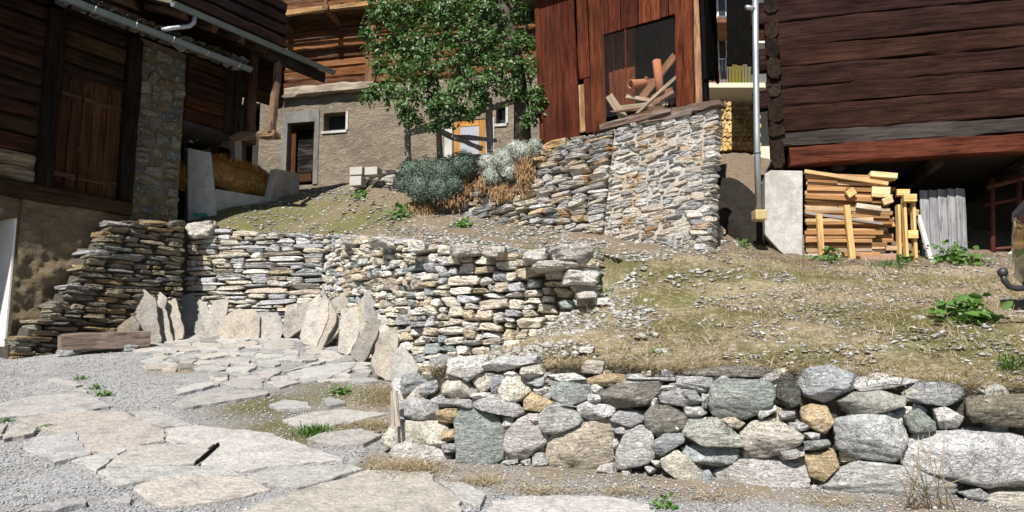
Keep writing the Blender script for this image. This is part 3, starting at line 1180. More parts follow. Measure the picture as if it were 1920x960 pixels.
g1, g2, g3 = (0.36, 0.365, 0.36), (0.46, 0.455, 0.44), (0.30, 0.33, 0.32)
wh, cr, tn, oc = (0.62, 0.60, 0.56), (0.56, 0.51, 0.42), (0.48, 0.42, 0.31), (0.48, 0.35, 0.18)
dk, pk, bl = (0.22, 0.20, 0.17), (0.53, 0.49, 0.46), (0.31, 0.34, 0.345)
Z7 = [
    (g1, [(240, 100), (330, 70), (390, 120), (370, 170), (290, 185), (240, 150)]), (wh, [(390, 100), (580, 85), (590, 165), (520, 215), (395, 180)]),
    (g2, [(580, 130), (700, 90), (890, 80), (880, 125), (700, 170), (590, 165)]), (dk, [(195, 235), (240, 170), (310, 185), (350, 250), (320, 295), (200, 285)]),
    (cr, [(360, 240), (420, 195), (470, 215), (530, 270), (520, 310), (440, 325), (370, 290)]), (cr, [(530, 190), (640, 180), (655, 240), (600, 295), (530, 260)]),
    (bl, [(640, 190), (710, 200), (690, 310), (640, 300)]), (cr, [(690, 250), (740, 205), (850, 200), (865, 280), (800, 340), (690, 310)]),
    (cr, [(815, 150), (920, 130), (940, 180), (850, 210), (810, 180)]), (wh, [(870, 260), (970, 260), (975, 305), (900, 300)]),
    (oc, [(835, 340), (880, 290), (1000, 350), (930, 400), (840, 385)]), (g3, [(980, 250), (1010, 210), (1200, 230), (1215, 320), (1100, 370), (1000, 340)]),
    (wh, [(1215, 250), (1270, 245), (1290, 290), (1215, 300)]), (wh, [(1200, 305), (1280, 300), (1270, 345), (1200, 345)]),
    (dk, [(1270, 300), (1350, 250), (1600, 230), (1600, 300), (1540, 360), (1370, 375), (1280, 340)]), (g1, [(1600, 280), (1780, 275), (1850, 350), (1800, 370), (1610, 345)]),
    (g2, [(1705, 200), (1900, 200), (1915, 270), (1830, 295), (1705, 265)]), (wh, [(1545, 320), (1590, 315), (1600, 360), (1550, 370)]),
    (g2, [(180, 295), (345, 300), (340, 325), (185, 315)]), (g1, [(330, 320), (440, 330), (480, 375), (350, 375)]), (g2, [(440, 330), (520, 335), (560, 385), (470, 370)]),
    (g2, [(540, 330), (640, 305), (780, 350), (840, 400), (800, 430), (600, 390), (550, 370)]), (g1, [(140, 340), (200, 320), (300, 345), (340, 395), (330, 450), (150, 450), (120, 430)]),
    (oc, [(335, 400), (400, 380), (490, 385), (440, 465), (345, 455)]), (g3, [(450, 400), (520, 380), (680, 430), (715, 500), (710, 660), (620, 705), (490, 700), (455, 620), (445, 480)]),
    (wh, [(715, 440), (780, 430), (760, 490), (720, 500)]), (pk, [(715, 520), (800, 450), (880, 410), (960, 520), (960, 570), (850, 660), (720, 670)]),
    (wh, [(860, 410), (930, 405), (930, 470), (880, 460)]), (g2, [(930, 420), (980, 370), (1070, 365), (1150, 410), (1160, 460), (1000, 525), (945, 490)]),
    (g2, [(1135, 370), (1190, 345), (1360, 370), (1330, 420), (1210, 450), (1140, 410)]), (g1, [(1310, 420), (1390, 390), (1520, 400), (1525, 440), (1430, 490), (1340, 460)]),
    (tn, [(960, 560), (1000, 530), (1250, 440), (1330, 450), (1350, 560), (1355, 690), (1100, 760), (980, 745), (960, 640)]),
    (dk, [(1525, 420), (1570, 365), (1680, 365), (1755, 420), (1740, 490), (1590, 540), (1530, 490)]), (g2, [(1360, 640), (1410, 520), (1500, 480), (1555, 520), (1570, 640), (1500, 700), (1400, 720), (1360, 690)]),
    (bl, [(1575, 570), (1640, 515), (1740, 520), (1745, 575), (1620, 650), (1580, 630)]), (cr, [(1620, 670), (1700, 620), (1840, 720), (1845, 790), (1780, 830), (1700, 780), (1620, 700)]),
    (cr, [(30, 580), (80, 500), (130, 450), (360, 460), (400, 540), (380, 590), (200, 620), (90, 610)]), (pk, [(85, 650), (180, 530), (360, 610), (415, 660), (380, 715), (100, 670)]),
    (oc, [(370, 510), (430, 500), (450, 560), (380, 565)]), (g1, [(370, 580), (450, 580), (455, 630), (400, 625)]),
    (wh, [(720, 740), (760, 705), (900, 720), (1010, 790), (980, 815), (760, 815), (720, 780)]), (wh, [(640, 715), (730, 710), (720, 735), (650, 730)]), (wh, [(700, 680), (800, 670), (800, 690), (710, 705)]),
    (wh, [(815, 680), (870, 665), (870, 700), (820, 700)]), (g2, [(875, 640), (960, 625), (965, 740), (900, 715), (875, 690)]), (g2, [(1180, 760), (1250, 740), (1360, 760), (1370, 810), (1200, 815)]),
    (pk, [(1265, 710), (1340, 700), (1340, 750), (1265, 750)]), (wh, [(1340, 560), (1390, 550), (1360, 620), (1340, 610)]), (wh, [(1560, 670), (1610, 680), (1610, 720), (1570, 700)]),
    (wh, [(695, 180), (760, 165), (800, 195), (740, 215)]), (wh, [(960, 190), (1110, 180), (1180, 215), (1050, 228)]), (oc, [(1180, 215), (1300, 180), (1420, 195), (1400, 240), (1310, 255), (1200, 240)]),
    (g2, [(1370, 230), (1520, 210), (1600, 225), (1440, 250)]), (dk, [(880, 215), (960, 210), (975, 250), (880, 240)]), (wh, [(1420, 205), (1700, 205), (1700, 225), (1430, 225)]),
    (g1, [(1340, 500), (1400, 480), (1420, 520), (1360, 520)]), (g1, [(1760, 380), (1860, 375), (1870, 400), (1770, 435)]), (wh, [(1850, 340), (1880, 345), (1870, 390), (1845, 380)]),
    (cr, [(1390, 740), (1440, 720), (1450, 780), (1400, 790)]), (pk, [(1520, 700), (1590, 720), (1580, 750), (1530, 740)]), (wh, [(1680, 480), (1725, 465), (1720, 505), (1690, 510)]),
    (wh, [(1605, 255), (1690, 245), (1690, 275), (1605, 280)]), (g1, [(460, 190), (525, 195), (520, 225), (480, 225)]), (pk, [(520, 300), (620, 290), (640, 310), (560, 330)]), (g2, [(1000, 345), (1130, 372), (1080, 365)]),
]
Z8 = [
    (dk, [(0, 262), (200, 235), (460, 240), (420, 290), (300, 290), (10, 280)]), (g1, [(0, 290), (150, 290), (140, 350), (0, 345)]),
    ((0.27, 0.31, 0.28), [(140, 340), (200, 300), (430, 310), (465, 370), (440, 440), (330, 490), (170, 490), (130, 430)]), (g2, [(370, 290), (480, 260), (500, 285), (440, 320)]),
    ((0.10, 0.10, 0.08), [(470, 300), (540, 270), (590, 330), (590, 420), (520, 450), (470, 380)]), ((0.38, 0.40, 0.42), [(585, 310), (640, 250), (760, 230), (880, 280), (870, 350), (720, 410), (620, 380)]),
    ((0.68, 0.66, 0.63), [(870, 330), (900, 290), (1080, 290), (1210, 305), (1050, 340), (900, 355)]), ((0.27, 0.27, 0.23), [(790, 410), (860, 370), (1000, 355), (1115, 390), (1100, 440), (980, 470), (860, 465)]),
    (g1, [(1130, 370), (1180, 320), (1320, 315), (1430, 345), (1430, 400), (1300, 430), (1160, 410)]), (wh, [(380, 480), (400, 420), (470, 420), (470, 460), (390, 500)]),
    (oc, [(595, 460), (650, 430), (730, 440), (760, 510), (720, 570), (610, 520)]), (g2, [(480, 460), (560, 460), (570, 495), (500, 500)]), (g1, [(530, 515), (600, 515), (650, 550), (560, 560)]),
    (g2, [(600, 570), (690, 565), (690, 600), (600, 600)]), (g1, [(605, 610), (730, 605), (740, 655), (620, 655)]), (tn, [(190, 500), (250, 485), (310, 520), (280, 550), (210, 530)]),
    (cr, [(290, 570), (370, 510), (470, 500), (600, 590), (570, 630), (440, 690), (340, 690), (300, 630)]), (g1, [(775, 510), (850, 485), (1060, 470), (1120, 530), (1130, 640), (1090, 700), (870, 700), (790, 640)]),
    ((0.2, 0.23, 0.2), [(1120, 490), (1200, 450), (1280, 520), (1280, 560), (1160, 570)]), (wh, [(1280, 450), (1330, 440), (1430, 490), (1400, 550), (1310, 550)]),
    ((0.42, 0.42, 0.41), [(1195, 580), (1440, 560), (1640, 570), (1760, 620), (1820, 700), (1800, 860), (1500, 830), (1140, 740), (1140, 640)]), (g2, [(470, 660), (610, 640), (610, 680), (500, 705)]),
    (oc, [(615, 680), (760, 660), (790, 750), (720, 815), (650, 790)]), (pk, [(165, 770), (300, 710), (480, 700), (610, 730), (630, 840), (480, 880), (200, 860)]),
    (g2, [(700, 850), (790, 760), (900, 720), (1100, 740), (1330, 820), (1370, 890), (1180, 930), (850, 915)]), ((0.22, 0.19, 0.13), [(1440, 420), (1500, 385), (1800, 375), (1800, 540), (1560, 530), (1450, 480)]),
    (cr, [(1520, 900), (1600, 870), (1780, 880), (1780, 960), (1520, 950)]), (g1, [(0, 360), (60, 355), (100, 410), (20, 425)]), (g2, [(0, 440), (80, 435), (120, 470), (20, 500)]),
    (wh, [(95, 370), (130, 380), (120, 440), (95, 430)]), ((0.44, 0.44, 0.37), [(0, 515), (60, 490), (180, 500), (290, 590), (290, 635), (120, 635), (10, 580)]),
    (g3, [(0, 640), (40, 630), (280, 650), (260, 710), (170, 740), (60, 710)]), (bl, [(95, 760), (130, 755), (170, 820), (130, 850), (95, 800)]),
    (g1, [(1400, 870), (1500, 850), (1560, 890), (1500, 920)]), (cr, [(60, 820), (110, 810), (115, 860), (60, 855)]), (wh, [(630, 845), (680, 835), (690, 880), (640, 890)]),
]


def boulder(parent, polyuz, col, depth, out, seed, n=20, p=22, matkey='boulder', wall=None, name='boulder'):
    r = np.random.default_rng(seed)
    pts = np.array(polyuz)
    hull = pts
    c = hull.mean(axis=0)
    q = hull - c
    # orientation
    area = 0.5 * np.sum(q[:, 0] * np.roll(q[:, 1], -1) - np.roll(q[:, 0], -1) * q[:, 1])
    if area < 0:
        q = q[::-1]
    sx, sz = np.abs(q[:, 0]).max(), np.abs(q[:, 1]).max()
    u = q / np.array([sx, sz])
    nr, ds = [], []
    m = len(u)
    for i in range(m):
        a, b = u[i], u[(i + 1) % m]
        e = b - a
        nn = np.array([e[1], -e[0]])
        l = np.linalg.norm(nn)
        if l < 1e-6:
            continue
        nn = nn / l
        d_ = max(0.12, float(nn @ a))
        nr.append([nn[0], r.normal(0, 0.10), nn[1]])
        ds.append(d_ * 1.07)
    for s_ in (-1, 1):
        nr.append([r.normal(0, 0.12), s_, r.normal(0, 0.12) + (0.15 if s_ < 0 else 0)])
        ds.append(1.0)
    for _ in range(5):
        v = np.array([r.normal(0, 0.45), -1.0, r.normal(0.1, 0.45)])
        nr.append(v)
        ds.append(r.uniform(0.72, 0.95))
    for _ in range(4):
        v = r.normal(size=3)
        v[1] = -abs(v[1]) - 0.5
        nr.append(v)
        ds.append(r.uniform(0.85, 1.15))
    nr = np.array(nr)
    nr /= np.linalg.norm(nr, axis=1)[:, None]
    d, fs = CS[n]
    rad = planes_solid(d, nr, np.array(ds), p)
    v = d * rad[:, None]
    v *= (1 + lumps(v, r, 0.015, 3.5) + lumps(v, r, 0.014, 9) + lumps(v, r, 0.011, 22) + r.normal(0, 0.003, len(v)))[:, None]
    v = v * np.array([sx, depth / 2, sz])
    me = mesh(name, v, fs, True)
    me.materials.append(M[matkey])
    ang = math.atan2(wall.d.y, wall.d.x)
    loc = wall.pt(c[0], c[1], out - depth / 2)
    o = place(name, me, None, parent, Matrix.Translation(loc) @ Matrix.Rotation(ang, 4, 'Z'))
    gl = sum(col) / 3
    col = tuple(1.06 * (0.78 * c_ + 0.22 * gl) for c_ in col)
    o.color = (*jit(col, 0.06), 1)
    return o


k = 0
for x0, y0, sc, lst in ((700, 640, 3.0, Z7), (1280, 600, 2.667, Z8)):
    for col, pts in lst:
        k += 1
        uz = [near.pix(x0 + x / sc, y0 + y / sc) for x, y in pts]
        w_ = max(q[0] for q in uz) - min(q[0] for q in uz)
        h_ = max(q[1] for q in uz) - min(q[1] for q in uz)
        cpy = y0 + sum(y for _, y in pts) / len(pts) / sc
        setb = 0.0 if cpy > 740 else -0.06
        if x0 + pts[0][0] / sc < 800 and cpy < 745:
            setb = -0.25
        dep = min(0.5, max(0.22, 0.8 * min(w_, h_ * 1.4)))
        boulder(bw, uz, col, dep, setb + random.uniform(-0.015, 0.03) + 0.02 * (h_ > 0.15), 500 + k, wall=near, matkey=random.choice(['boulder', 'strata', 'strata']), p=random.choice([24, 36, 50, 70]))
# small packing stones behind the joints
for _ in range(170):
    u = random.uniform(0.05, 4.3)
    q = near.pt(u, 0, -0.16)
    zt = hz(*(near.pt(u, 0, -0.45).xy))
    zb_ = SLOPE * q.y
    z = random.uniform(zb_ + 0.03, zt - 0.05)
    s_ = random.uniform(0.03, 0.085)
    o = bpy.data.objects.new('packing_stone', pooled('rubble', 'stone'))
    link(o, bw, Matrix.Translation(near.pt(u, z, -0.16 + random.uniform(-0.04, 0.0))) @ Matrix.Rotation(random.uniform(0, 6), 4, 'Z') @ Matrix.Rotation(random.gauss(0, 0.4), 4, 'X') @ Matrix.Diagonal((s_ * 1.3, s_, s_ * 0.7, 1)))
    o.color = (*jit(random.choice(GREY + WARM), 0.15), 1)
# return of the wall along the path, running back to the dry-stone wall
ret = Wall(M2 + Vector((0.05, -0.1)), NA + Vector((-0.02, 0.12)))
pack(ret, bw, lambda u: SLOPE * (M2.y + (NA.y - M2.y) * u / ret.L) - 0.05, lambda u: 1.40 + 0.05 * u / ret.L, (0.2, 0.5), (0.12, 0.28), ['rubble', 'round'], GREY + WARM, 'boulder', depth=0.3, proud=0.03)

# ------------------------------------------------------------------ middle dry-stone walls


def lerp(a, b, t):
    return a + (b - a) * t


def wallcore(name, wall, zb0, ztf, thick, mat, label, cat, out=-0.09, n=24, zref=0.0):
    vs_, fs = [], []
    for k in range(n + 1):
        u = wall.L * k / n
        zt = ztf(u)
        zb_ = zb0(u) if callable(zb0) else zb0
        a0, a1 = wall.pt(u, zb_, out, zref), wall.pt(u, zt, out, zref)
        b1, b0 = wall.pt(u, zt, out - thick, zt), wall.pt(u, zb_, out - thick, zb_)
        vs_ += [a0, a1, b1, b0]
        if k:
            i = (k - 1) * 4
            for e in range(4):
                f_ = (e + 1) % 4
                fs.append((i + e, i + f_, i + 4 + f_, i + 4 + e))
    fs += [(0, 1, 2, 3), (n * 4 + 3, n * 4 + 2, n * 4 + 1, n * 4)]
    o = worldmesh(name, vs_, fs, mat)
    tag(o, label, cat)
    return o


wA = Wall(M0, M1)
topA = lambda u: lerp(P(352, 432, M0.y).z, P(600, 441, M1.y).z, u / wA.L) + 0.02
botA = lambda u: SLOPE * lerp(M0.y, M1.y, u / wA.L) - 0.05
flatwall = wallcore('dry_stone_wall', wA, lambda u: botA(u) - 0.1, lambda u: topA(u) - 0.12, 0.3, M['core'], 'dry-stone wall of long flat grey slabs behind the upright plates', 'stone wall', out=-0.12)
pack(wA, flatwall, botA, topA, (0.16, 0.8), (0.045, 0.105), ['slab', 'slab', 'slab', 'rubble'], [tuple(1.2 * k_ for k_ in c_) for c_ in GREY * 2 + WARM], 'stone', depth=0.28, proud=0.018, tilt=0.02)

wB1 = Wall(M1, M2)
wB2 = Wall(M2, M3)
tB = [P(605, 441, M1.y).z, P(700, 449, 10.1).z, P(790, 456, M2.y).z, P(950, 466, 8.4).z, P(1118, 470, M3.y).z]
topB1 = lambda u: lerp(tB[0], tB[2], u / wB1.L) + 0.03 * math.sin(u * 7)
topB2 = lambda u: lerp(tB[2], tB[4], u / wB2.L) + 0.03 * math.sin(u * 9) - 0.02
botB1 = lambda u: SLOPE * lerp(M1.y, M2.y, u / wB1.L) - 0.05


def botB2(u):
    q = wB2.pt(u, 0, 0.12)
    return min(topB2(u) - 0.3, hz(q.x, q.y) - 0.12)


rub = wallcore('rubble_wall', wB1, lambda u: botB1(u) - 0.1, lambda u: topB1(u) - 0.12, 0.3, M['core'], 'dry-stone wall of small mixed rubble curving beside the grass bank', 'stone wall', out=-0.12)
wB2c = Wall(M2, M3 - (M3 - M2).normalized() * 0.3)
core2 = wallcore('wall_core', wB2c, lambda u: botB2(u) - 0.1, lambda u: topB2(u) - 0.12, 0.3, M['core'], None, None, out=-0.12)
core2.parent = rub
core2.matrix_parent_inverse = MW[rub.name].inverted()
mixcol = [tuple(1.22 * k_ for k_ in c_) for c_ in GREY + WARM * 2] + [(0.60, 0.57, 0.50), (0.62, 0.60, 0.56), (0.3, 0.34, 0.34)]
n1_ = pack(wB1, rub, botB1, topB1, (0.12, 0.42), (0.055, 0.13), ['rubble', 'slab', 'rubble', 'slab', 'round'], mixcol, 'stone', depth=0.28, proud=0.03, tilt=0.06)
n2_ = pack(wB2, rub, botB2, topB2, (0.12, 0.36), (0.055, 0.13), ['rubble', 'slab', 'slab', 'round'], mixcol, 'stone', depth=0.28, proud=0.03, tilt=0.06)
wB3 = Wall(M3, M3 + Vector((0.10, 0.55)))
pack(wB3, rub, lambda u: botB2(wB2.L) + 0.3 * u, lambda u: tB[4] - 0.03, (0.15, 0.4), (0.08, 0.16), ['rubble', 'round'], mixcol, 'stone', depth=0.25, proud=0.04, tilt=0.1)
# coping boulders on the right end and along the top
for px, py, w_, h_, Y in ((1072, 476, 84, 34, 7.95), (1088, 522, 60, 30, 7.85), (1040, 500, 90, 18, 7.95), (1005, 482, 50, 26, 8.15), (930, 474, 50, 22, 8.4), (870, 470, 55, 26, 8.6), (790, 464, 40, 24, 8.95), (728, 455, 46, 24, 9.7), (660, 452, 44, 20, 11.0), (380, 432, 52, 36, 12.6), (1100, 555, 44, 16, 7.8)):
    p = P(px, py, Y)
    o = bpy.data.objects.new('coping_stone', pooled('round' if w_ < 95 and h_ > 22 else 'slab', 'boulder'))
    link(o, flatwall if px < 600 else rub, Matrix.Translation(p) @ Matrix.Rotation(random.uniform(-0.3, 0.3), 4, 'Z') @ Matrix.Rotation(random.uniform(-0.15, 0.15), 4, 'Y') @ Matrix.Diagonal((w_ / 2 / F * Y, 0.17, h_ / 2 / F * Y, 1)))
    o.color = (*jit(random.choice([(0.44, 0.41, 0.37), (0.50, 0.48, 0.44)])), 1)
# ------------------------------------------------------------------ stone stair along the left barn
OFF = 0.42
s0 = W0 + WN * OFF
t_l, _ = lbpix(22, 655, OFF)
t_r, _ = lbpix(352, 420, OFF)
wS = Wall(s0 + WD * t_l, s0 + WD * t_r)
prof = [(22, 648), (58, 605), (70, 570), (118, 572), (118, 535), (160, 530), (160, 490), (200, 485), (200, 445), (240, 440), (240, 415), (352, 415)]
prof = [(30, 635), (62, 600), (95, 572), (125, 535), (150, 500), (165, 468), (190, 440), (206, 415), (352, 414)]
pu = [(lbpix(x, y, OFF)[0] - t_l, lbpix(x, y, OFF)[1]) for x, y in prof]


def topS(u):
    for (a, za), (b, zb_) in zip(pu[:-1], pu[1:]):
        if u <= b:
            st = max(0, math.floor((u - a) / max(1e-6, b - a) * 1.0))
            return za if b - a < 0.6 else lerp(za, zb_, (u - a) / (b - a))
    return pu[-1][1]


botS = lambda u: SLOPE * (s0.y + WD.y * (t_l + u)) - 0.05
stair = wallcore('stone_stair', wS, lambda u: botS(u) - 0.1, lambda u: max(botS(u), topS(u) - 0.10), OFF - 0.15, M['core'], 'stone stair of thin brown slabs climbing along the plastered barn wall', 'stair', out=-0.1, n=40)
pack(wS, stair, botS, topS, (0.18, 0.62), (0.045, 0.095), ['slab', 'slab', 'rubble'], BROWN, 'stone', depth=0.3, proud=0.03, tilt=0.02)
for a, za in pu[:-1]:
    o = bpy.data.objects.new('tread', pooled('slab', 'stone'))
    p = wS.pt(a + 0.15, za - 0.02, -OFF / 2 + 0.04)
    link(o, stair, Matrix.Translation(p) @ Matrix.Rotation(math.atan2(WD.y, WD.x), 4, 'Z') @ Matrix.Diagonal((0.17, OFF / 2 - 0.02, 0.035, 1)))
    o.color = (*jit(random.choice(BROWN[:3] + GREY[:2])), 1)

# ------------------------------------------------------------------ upright slabs
US = []
ucol = [(0.27, 0.25, 0.222), (0.33, 0.305, 0.272), (0.30, 0.27, 0.228), (0.29, 0.28, 0.262)]
for pts in ([(70, 60), (120, 30), (200, 80), (290, 160), (305, 290), (350, 560), (230, 600), (110, 480), (85, 310)], [(310, 150), (360, 85), (430, 150), (410, 250), (490, 550), (370, 560), (330, 380), (300, 200)],
            [(430, 160), (530, 150), (610, 440), (600, 520), (520, 545), (430, 400), (410, 260)], [(620, 130), (700, 100), (770, 150), (840, 280), (865, 480), (740, 520), (620, 510), (600, 300)],
            [(780, 150), (880, 200), (910, 300), (900, 540), (860, 470)], [(870, 420), (960, 180), (1110, 150), (1100, 290), (990, 540), (920, 560)],
            [(1030, 500), (1080, 360), (1250, 260), (1390, 270), (1455, 340), (1440, 575), (1280, 590), (1100, 560)], [(1465, 360), (1560, 290), (1700, 340), (1740, 480), (1690, 550), (1455, 578)]):
    US.append(zpoly(240, 540, 6.0, pts))
for pts in ([(-40, 400), (0, 190), (180, 130), (270, 110), (230, 250), (140, 370), (0, 470)], [(120, 450), (200, 170), (260, 110), (350, 150), (345, 300), (250, 545), (160, 510)],
            [(300, 20), (425, 260), (420, 320), (310, 545), (262, 540), (340, 300)], [(390, 150), (470, 100), (490, 170), (470, 380), (340, 530), (430, 300)], [(480, 230), (480, 120), (520, 40), (640, 90), (630, 240), (560, 400), (500, 400)],
            [(490, 230), (640, 205), (680, 320), (560, 590), (530, 610), (465, 580)], [(640, 150), (750, 110), (755, 200), (690, 400), (650, 440)], [(690, 60), (780, 20), (800, 100), (770, 300), (700, 300)],
            [(580, 590), (770, 250), (870, 230), (870, 270), (720, 620), (680, 675), (600, 640)], [(840, 310), (890, 290), (950, 420), (900, 640), (820, 640)], [(760, 690), (830, 440), (940, 420), (980, 480), (970, 590), (890, 840), (800, 780)],
            [(910, 830), (980, 570), (1050, 560), (1160, 730), (1090, 830), (950, 850)]):
    US.append(zpoly(540, 540, 4.8, pts))
US.append(zpoly(0, 400, 3.43, [(680, 770), (850, 665), (885, 720), (875, 775)]))
order = sorted(range(len(US)), key=lambda i: sum(p[0] for p in US[i]) / len(US[i]))
nth = ['first', 'second', 'third', 'fourth', 'fifth', 'sixth', 'seventh', 'eighth', 'ninth', 'tenth', 'eleventh', 'twelfth', 'thirteenth', 'fourteenth', 'fifteenth', 'sixteenth', 'seventeenth', 'eighteenth', 'nineteenth', 'twentieth', 'last']
for rank, i in enumerate(order):
    pts = US[i]
    mx_, my_ = sum(p[0] for p in pts) / len(pts), max(p[1] for p in pts)
    pts = [(mx_ + (x - mx_) * 1.16, my_ + (y - my_) * 1.10) for x, y in pts]
    low = max(pts, key=lambda q: q[1])
    top_ = min(q[1] for q in pts)
    b0 = onpath(low[0], low[1])
    cxp = sum(q[0] for q in pts) / len(pts)
    qs = hit(cxp, 560, (s0.x, s0.y, 0), (WN.x, WN.y, 0)).y - 0.22
    qa = hit(cxp, 560, (M0.x, M0.y, 0), (wA.n.x, wA.n.y, 0)).y - 0.2
    if i < 8 or i == 20:
        Yb = min(b0.y, qs if cxp < 350 else 99, qa)
        b0 = P(low[0], low[1], Yb)
        pts = [(x, y + (8 if y > low[1] - 9 else 0)) for x, y in pts]
    if 8 <= i < 20:
        qb = hit(cxp, 600, (M1.x, M1.y, 0), (wB1.n.x, wB1.n.y, 0)).y - (0.22 if low[1] > 640 else 0.12)
        if b0.y > qb:
            b0 = P(low[0], low[1], qb)
    # slabs that start higher stand behind the ones in front of them
    lean = 0.26
    if i >= 8:
        nrm = Vector((-0.25, -1.0, lean))
    else:
        nrm = Vector((0.04, -1.0, lean))
    nrm.normalize()
    w = [hit(x, y, b0, nrm) for x, y in pts]
    hgt = max(q.z for q in w) - min(q.z for q in w)
    shape = 'tall narrow' if (low[1] - top_) > 1.7 * (max(q[0] for q in pts) - min(q[0] for q in pts)) else 'broad'
    o = slab_from_poly('leaning_stone', w, nrm, 0.05, M['flag'], None, jit(ucol[i % 4] if i != 20 else (0.2, 0.17, 0.14), 0.16), rough=0.012, bev=0.008)
    tag(o, '%s flat stone slab leaning upright, %s from the left in the row' % (shape, nth[rank]), 'stone slab', 'upright slabs leaning along the wall')

# ------------------------------------------------------------------ shed plinth and garden wall
ZR = P(1335, 470, 9.5).z
wP = Wall(PL, PC, batter=0.24)


def pxfun(wall, pts, zref):
    q = sorted(wall.pix(x, y, zref) for x, y in pts)
    xs_, zs_ = [a[0] for a in q], [a[1] for a in q]
    return lambda u: float(np.interp(u, xs_, zs_))


topP = pxfun(wP, [(640, 352), (665, 336), (745, 318), (830, 300), (900, 290), (1005, 270), (1060, 262), (1140, 244), (1250, 216), (1300, 205), (1352, 196)], ZR)
botP = pxfun(wP, [(640, 372), (660, 370), (745, 392), (830, 410), (1000, 438), (1200, 462), (1335, 478)], ZR)
uM = wP.pix(1140, 350, ZR)[0]
uG = wP.pix(800, 360, ZR)[0]
uL = wP.pix(655, 350, ZR)[0]


def subcore(name, u0, u1, out, thick, mat, parent=None, label=None, cat=None, n=20):
    vs_, fs = [], []
    for k in range(n + 1):
        u = lerp(u0, u1, k / n)
        zt, zb_ = topP(u) - 0.08, botP(u) - 0.25
        a0, a1 = wP.pt(u, zb_, out, ZR), wP.pt(u, zt, out, ZR)
        b1 = wP.pt(u, zt, -0.62, zt)
        b0 = wP.pt(u, zb_, -0.4, zb_)
        vs_ += [a0, a1, b1, b0]
        if k:
            i = (k - 1) * 4
            for e in range(4):
                f_ = (e + 1) % 4
                fs.append((i + e, i + f_, i + 4 + f_, i + 4 + e))
    fs += [(0, 1, 2, 3), (n * 4 + 3, n * 4 + 2, n * 4 + 1, n * 4)]
    o = worldmesh(name, vs_, fs, mat, parent)
    if label:
        tag(o, label, cat)
    return o


gw = subcore('garden_wall', uL, uG, -0.12, 0.5, M['core'], None, 'low dry-stone garden wall left of the hanging cushion plant', 'stone wall')
pack(wP, gw, botP, topP, (0.14, 0.42), (0.05, 0.13), ['slab', 'rubble', 'rubble'], GREY + WARM[:3] + [(0.25, 0.22, 0.19)], 'stone', depth=0.28, u0=uL, u1=uG, zref=ZR, tilt=0.06)
pl = subcore('stone_plinth', uG, wP.L - 0.32, -0.11, 0.5, M['core'], None, 'sloping stone plinth of thin slabs with orange lichen under the red shed', 'stone plinth', n=40)
mo = subcore('mortar', uM, wP.L - 0.12, -0.03, 0.5, M['mortar'], pl, n=30)
mocol = GREY[1:] + [(0.52, 0.47, 0.40), (0.55, 0.52, 0.47), (0.46, 0.42, 0.36)]
drycol = GREY + WARM + [(0.54, 0.42, 0.27), (0.5, 0.5, 0.5), (0.24, 0.23, 0.22)]
pack(wP, pl, botP, topP, (0.2, 0.8), (0.04, 0.115), ['slab', 'slab', 'slab', 'rubble'], drycol, 'lichen', depth=0.3, proud=0.04, u0=uG, u1=uM, slope=0.10, zref=ZR, tilt=0.05)
pack(wP, pl, botP, topP, (0.2, 0.75), (0.035, 0.10), ['slab', 'slab', 'slab', 'rubble'], mocol, 'lichen', depth=0.24, proud=0.014, u0=uM, u1=wP.L, slope=0.14, zref=ZR, tilt=0.05)
sd = Vector((0.49, 1.0)).normalized()
wPs = Wall(PC, PC + sd * 1.15, batter=0.2)
ztops = topP(wP.L)
topPs = lambda u: ztops - 0.02 + 0.02 * u
botPs = lambda u: ZR - 0.15 + 0.25 * u
us_ = 0.30 * (ztops - ZR) + 0.22
topPs0 = topPs
topPs = lambda u: min(topPs0(u), ZR + (u + 0.02) / 0.30)
sc_ = worldmesh('mortar', [wPs.pt(0.12, ZR - 0.2, -0.06, ZR), wPs.pt(1.15, ZR - 0.2, -0.06, ZR), wPs.pt(1.15, ztops, -0.06, ZR), wPs.pt(us_, ztops - 0.05, -0.06, ZR),
                           wPs.pt(0.3, ZR - 0.2, -0.5, ZR), wPs.pt(1.15, ZR - 0.2, -0.5, ZR), wPs.pt(1.15, ztops, -0.5, ZR), wPs.pt(us_ + 0.2, ztops - 0.05, -0.5, ZR)],
                [(0, 1, 2, 3), (7, 6, 5, 4), (0, 4, 5, 1), (1, 5, 6, 2), (2, 6, 7, 3), (3, 7, 4, 0)], M['mortar'], pl)
pack(wPs, pl, botPs, topPs, (0.12, 0.4), (0.06, 0.14), ['rubble', 'slab'], mocol, 'lichen', depth=0.22, proud=0.05, zref=ZR, slope=-0.1, tilt=0.12)

# ------------------------------------------------------------------ red shed
shR = xy(1318, 200, 10.15)
shL = shR + PD * 2.75
wH = Wall(shL, shR)
RED = [(0.078, 0.020, 0.010), (0.055, 0.014, 0.008), (0.10, 0.029, 0.013), (0.066, 0.018, 0.010)]
shed = thing('wooden_shed', wH.pt(wH.L / 2, topP(wP.L - 1.2)), 'red brown board shed with a wire mesh opening on the stone plinth', 'shed')
ZT = 7.35


def shpix(px, py, out=0.0):
    o = wH.pt(0, 0, out)
    p = hit(px, py, o, (wH.n.x, wH.n.y, 0))
    return p


def shboard(xt0, xt1, xb0, xb1, yb, out=0.0, yt=-60, col=None, name='board', mat='redwood', parent=shed, th=0.028):
    a = shpix((xb0 + xb1) / 2, yb, out)
    b = shpix((xt0 + xt1) / 2, yt, out)
    w = (shpix(xb1, yb, out) - shpix(xb0, yb, out)).length
    return beam(name, a, b, th, w, M[mat], parent, jit(col or random.choice(RED), 0.12), rough=0.004, up=(wH.d.x, wH.d.y, 0), cham=0.12)


def zx(x):
    return 1000 + x / 3.556


def zy(y):
    return y / 3.556


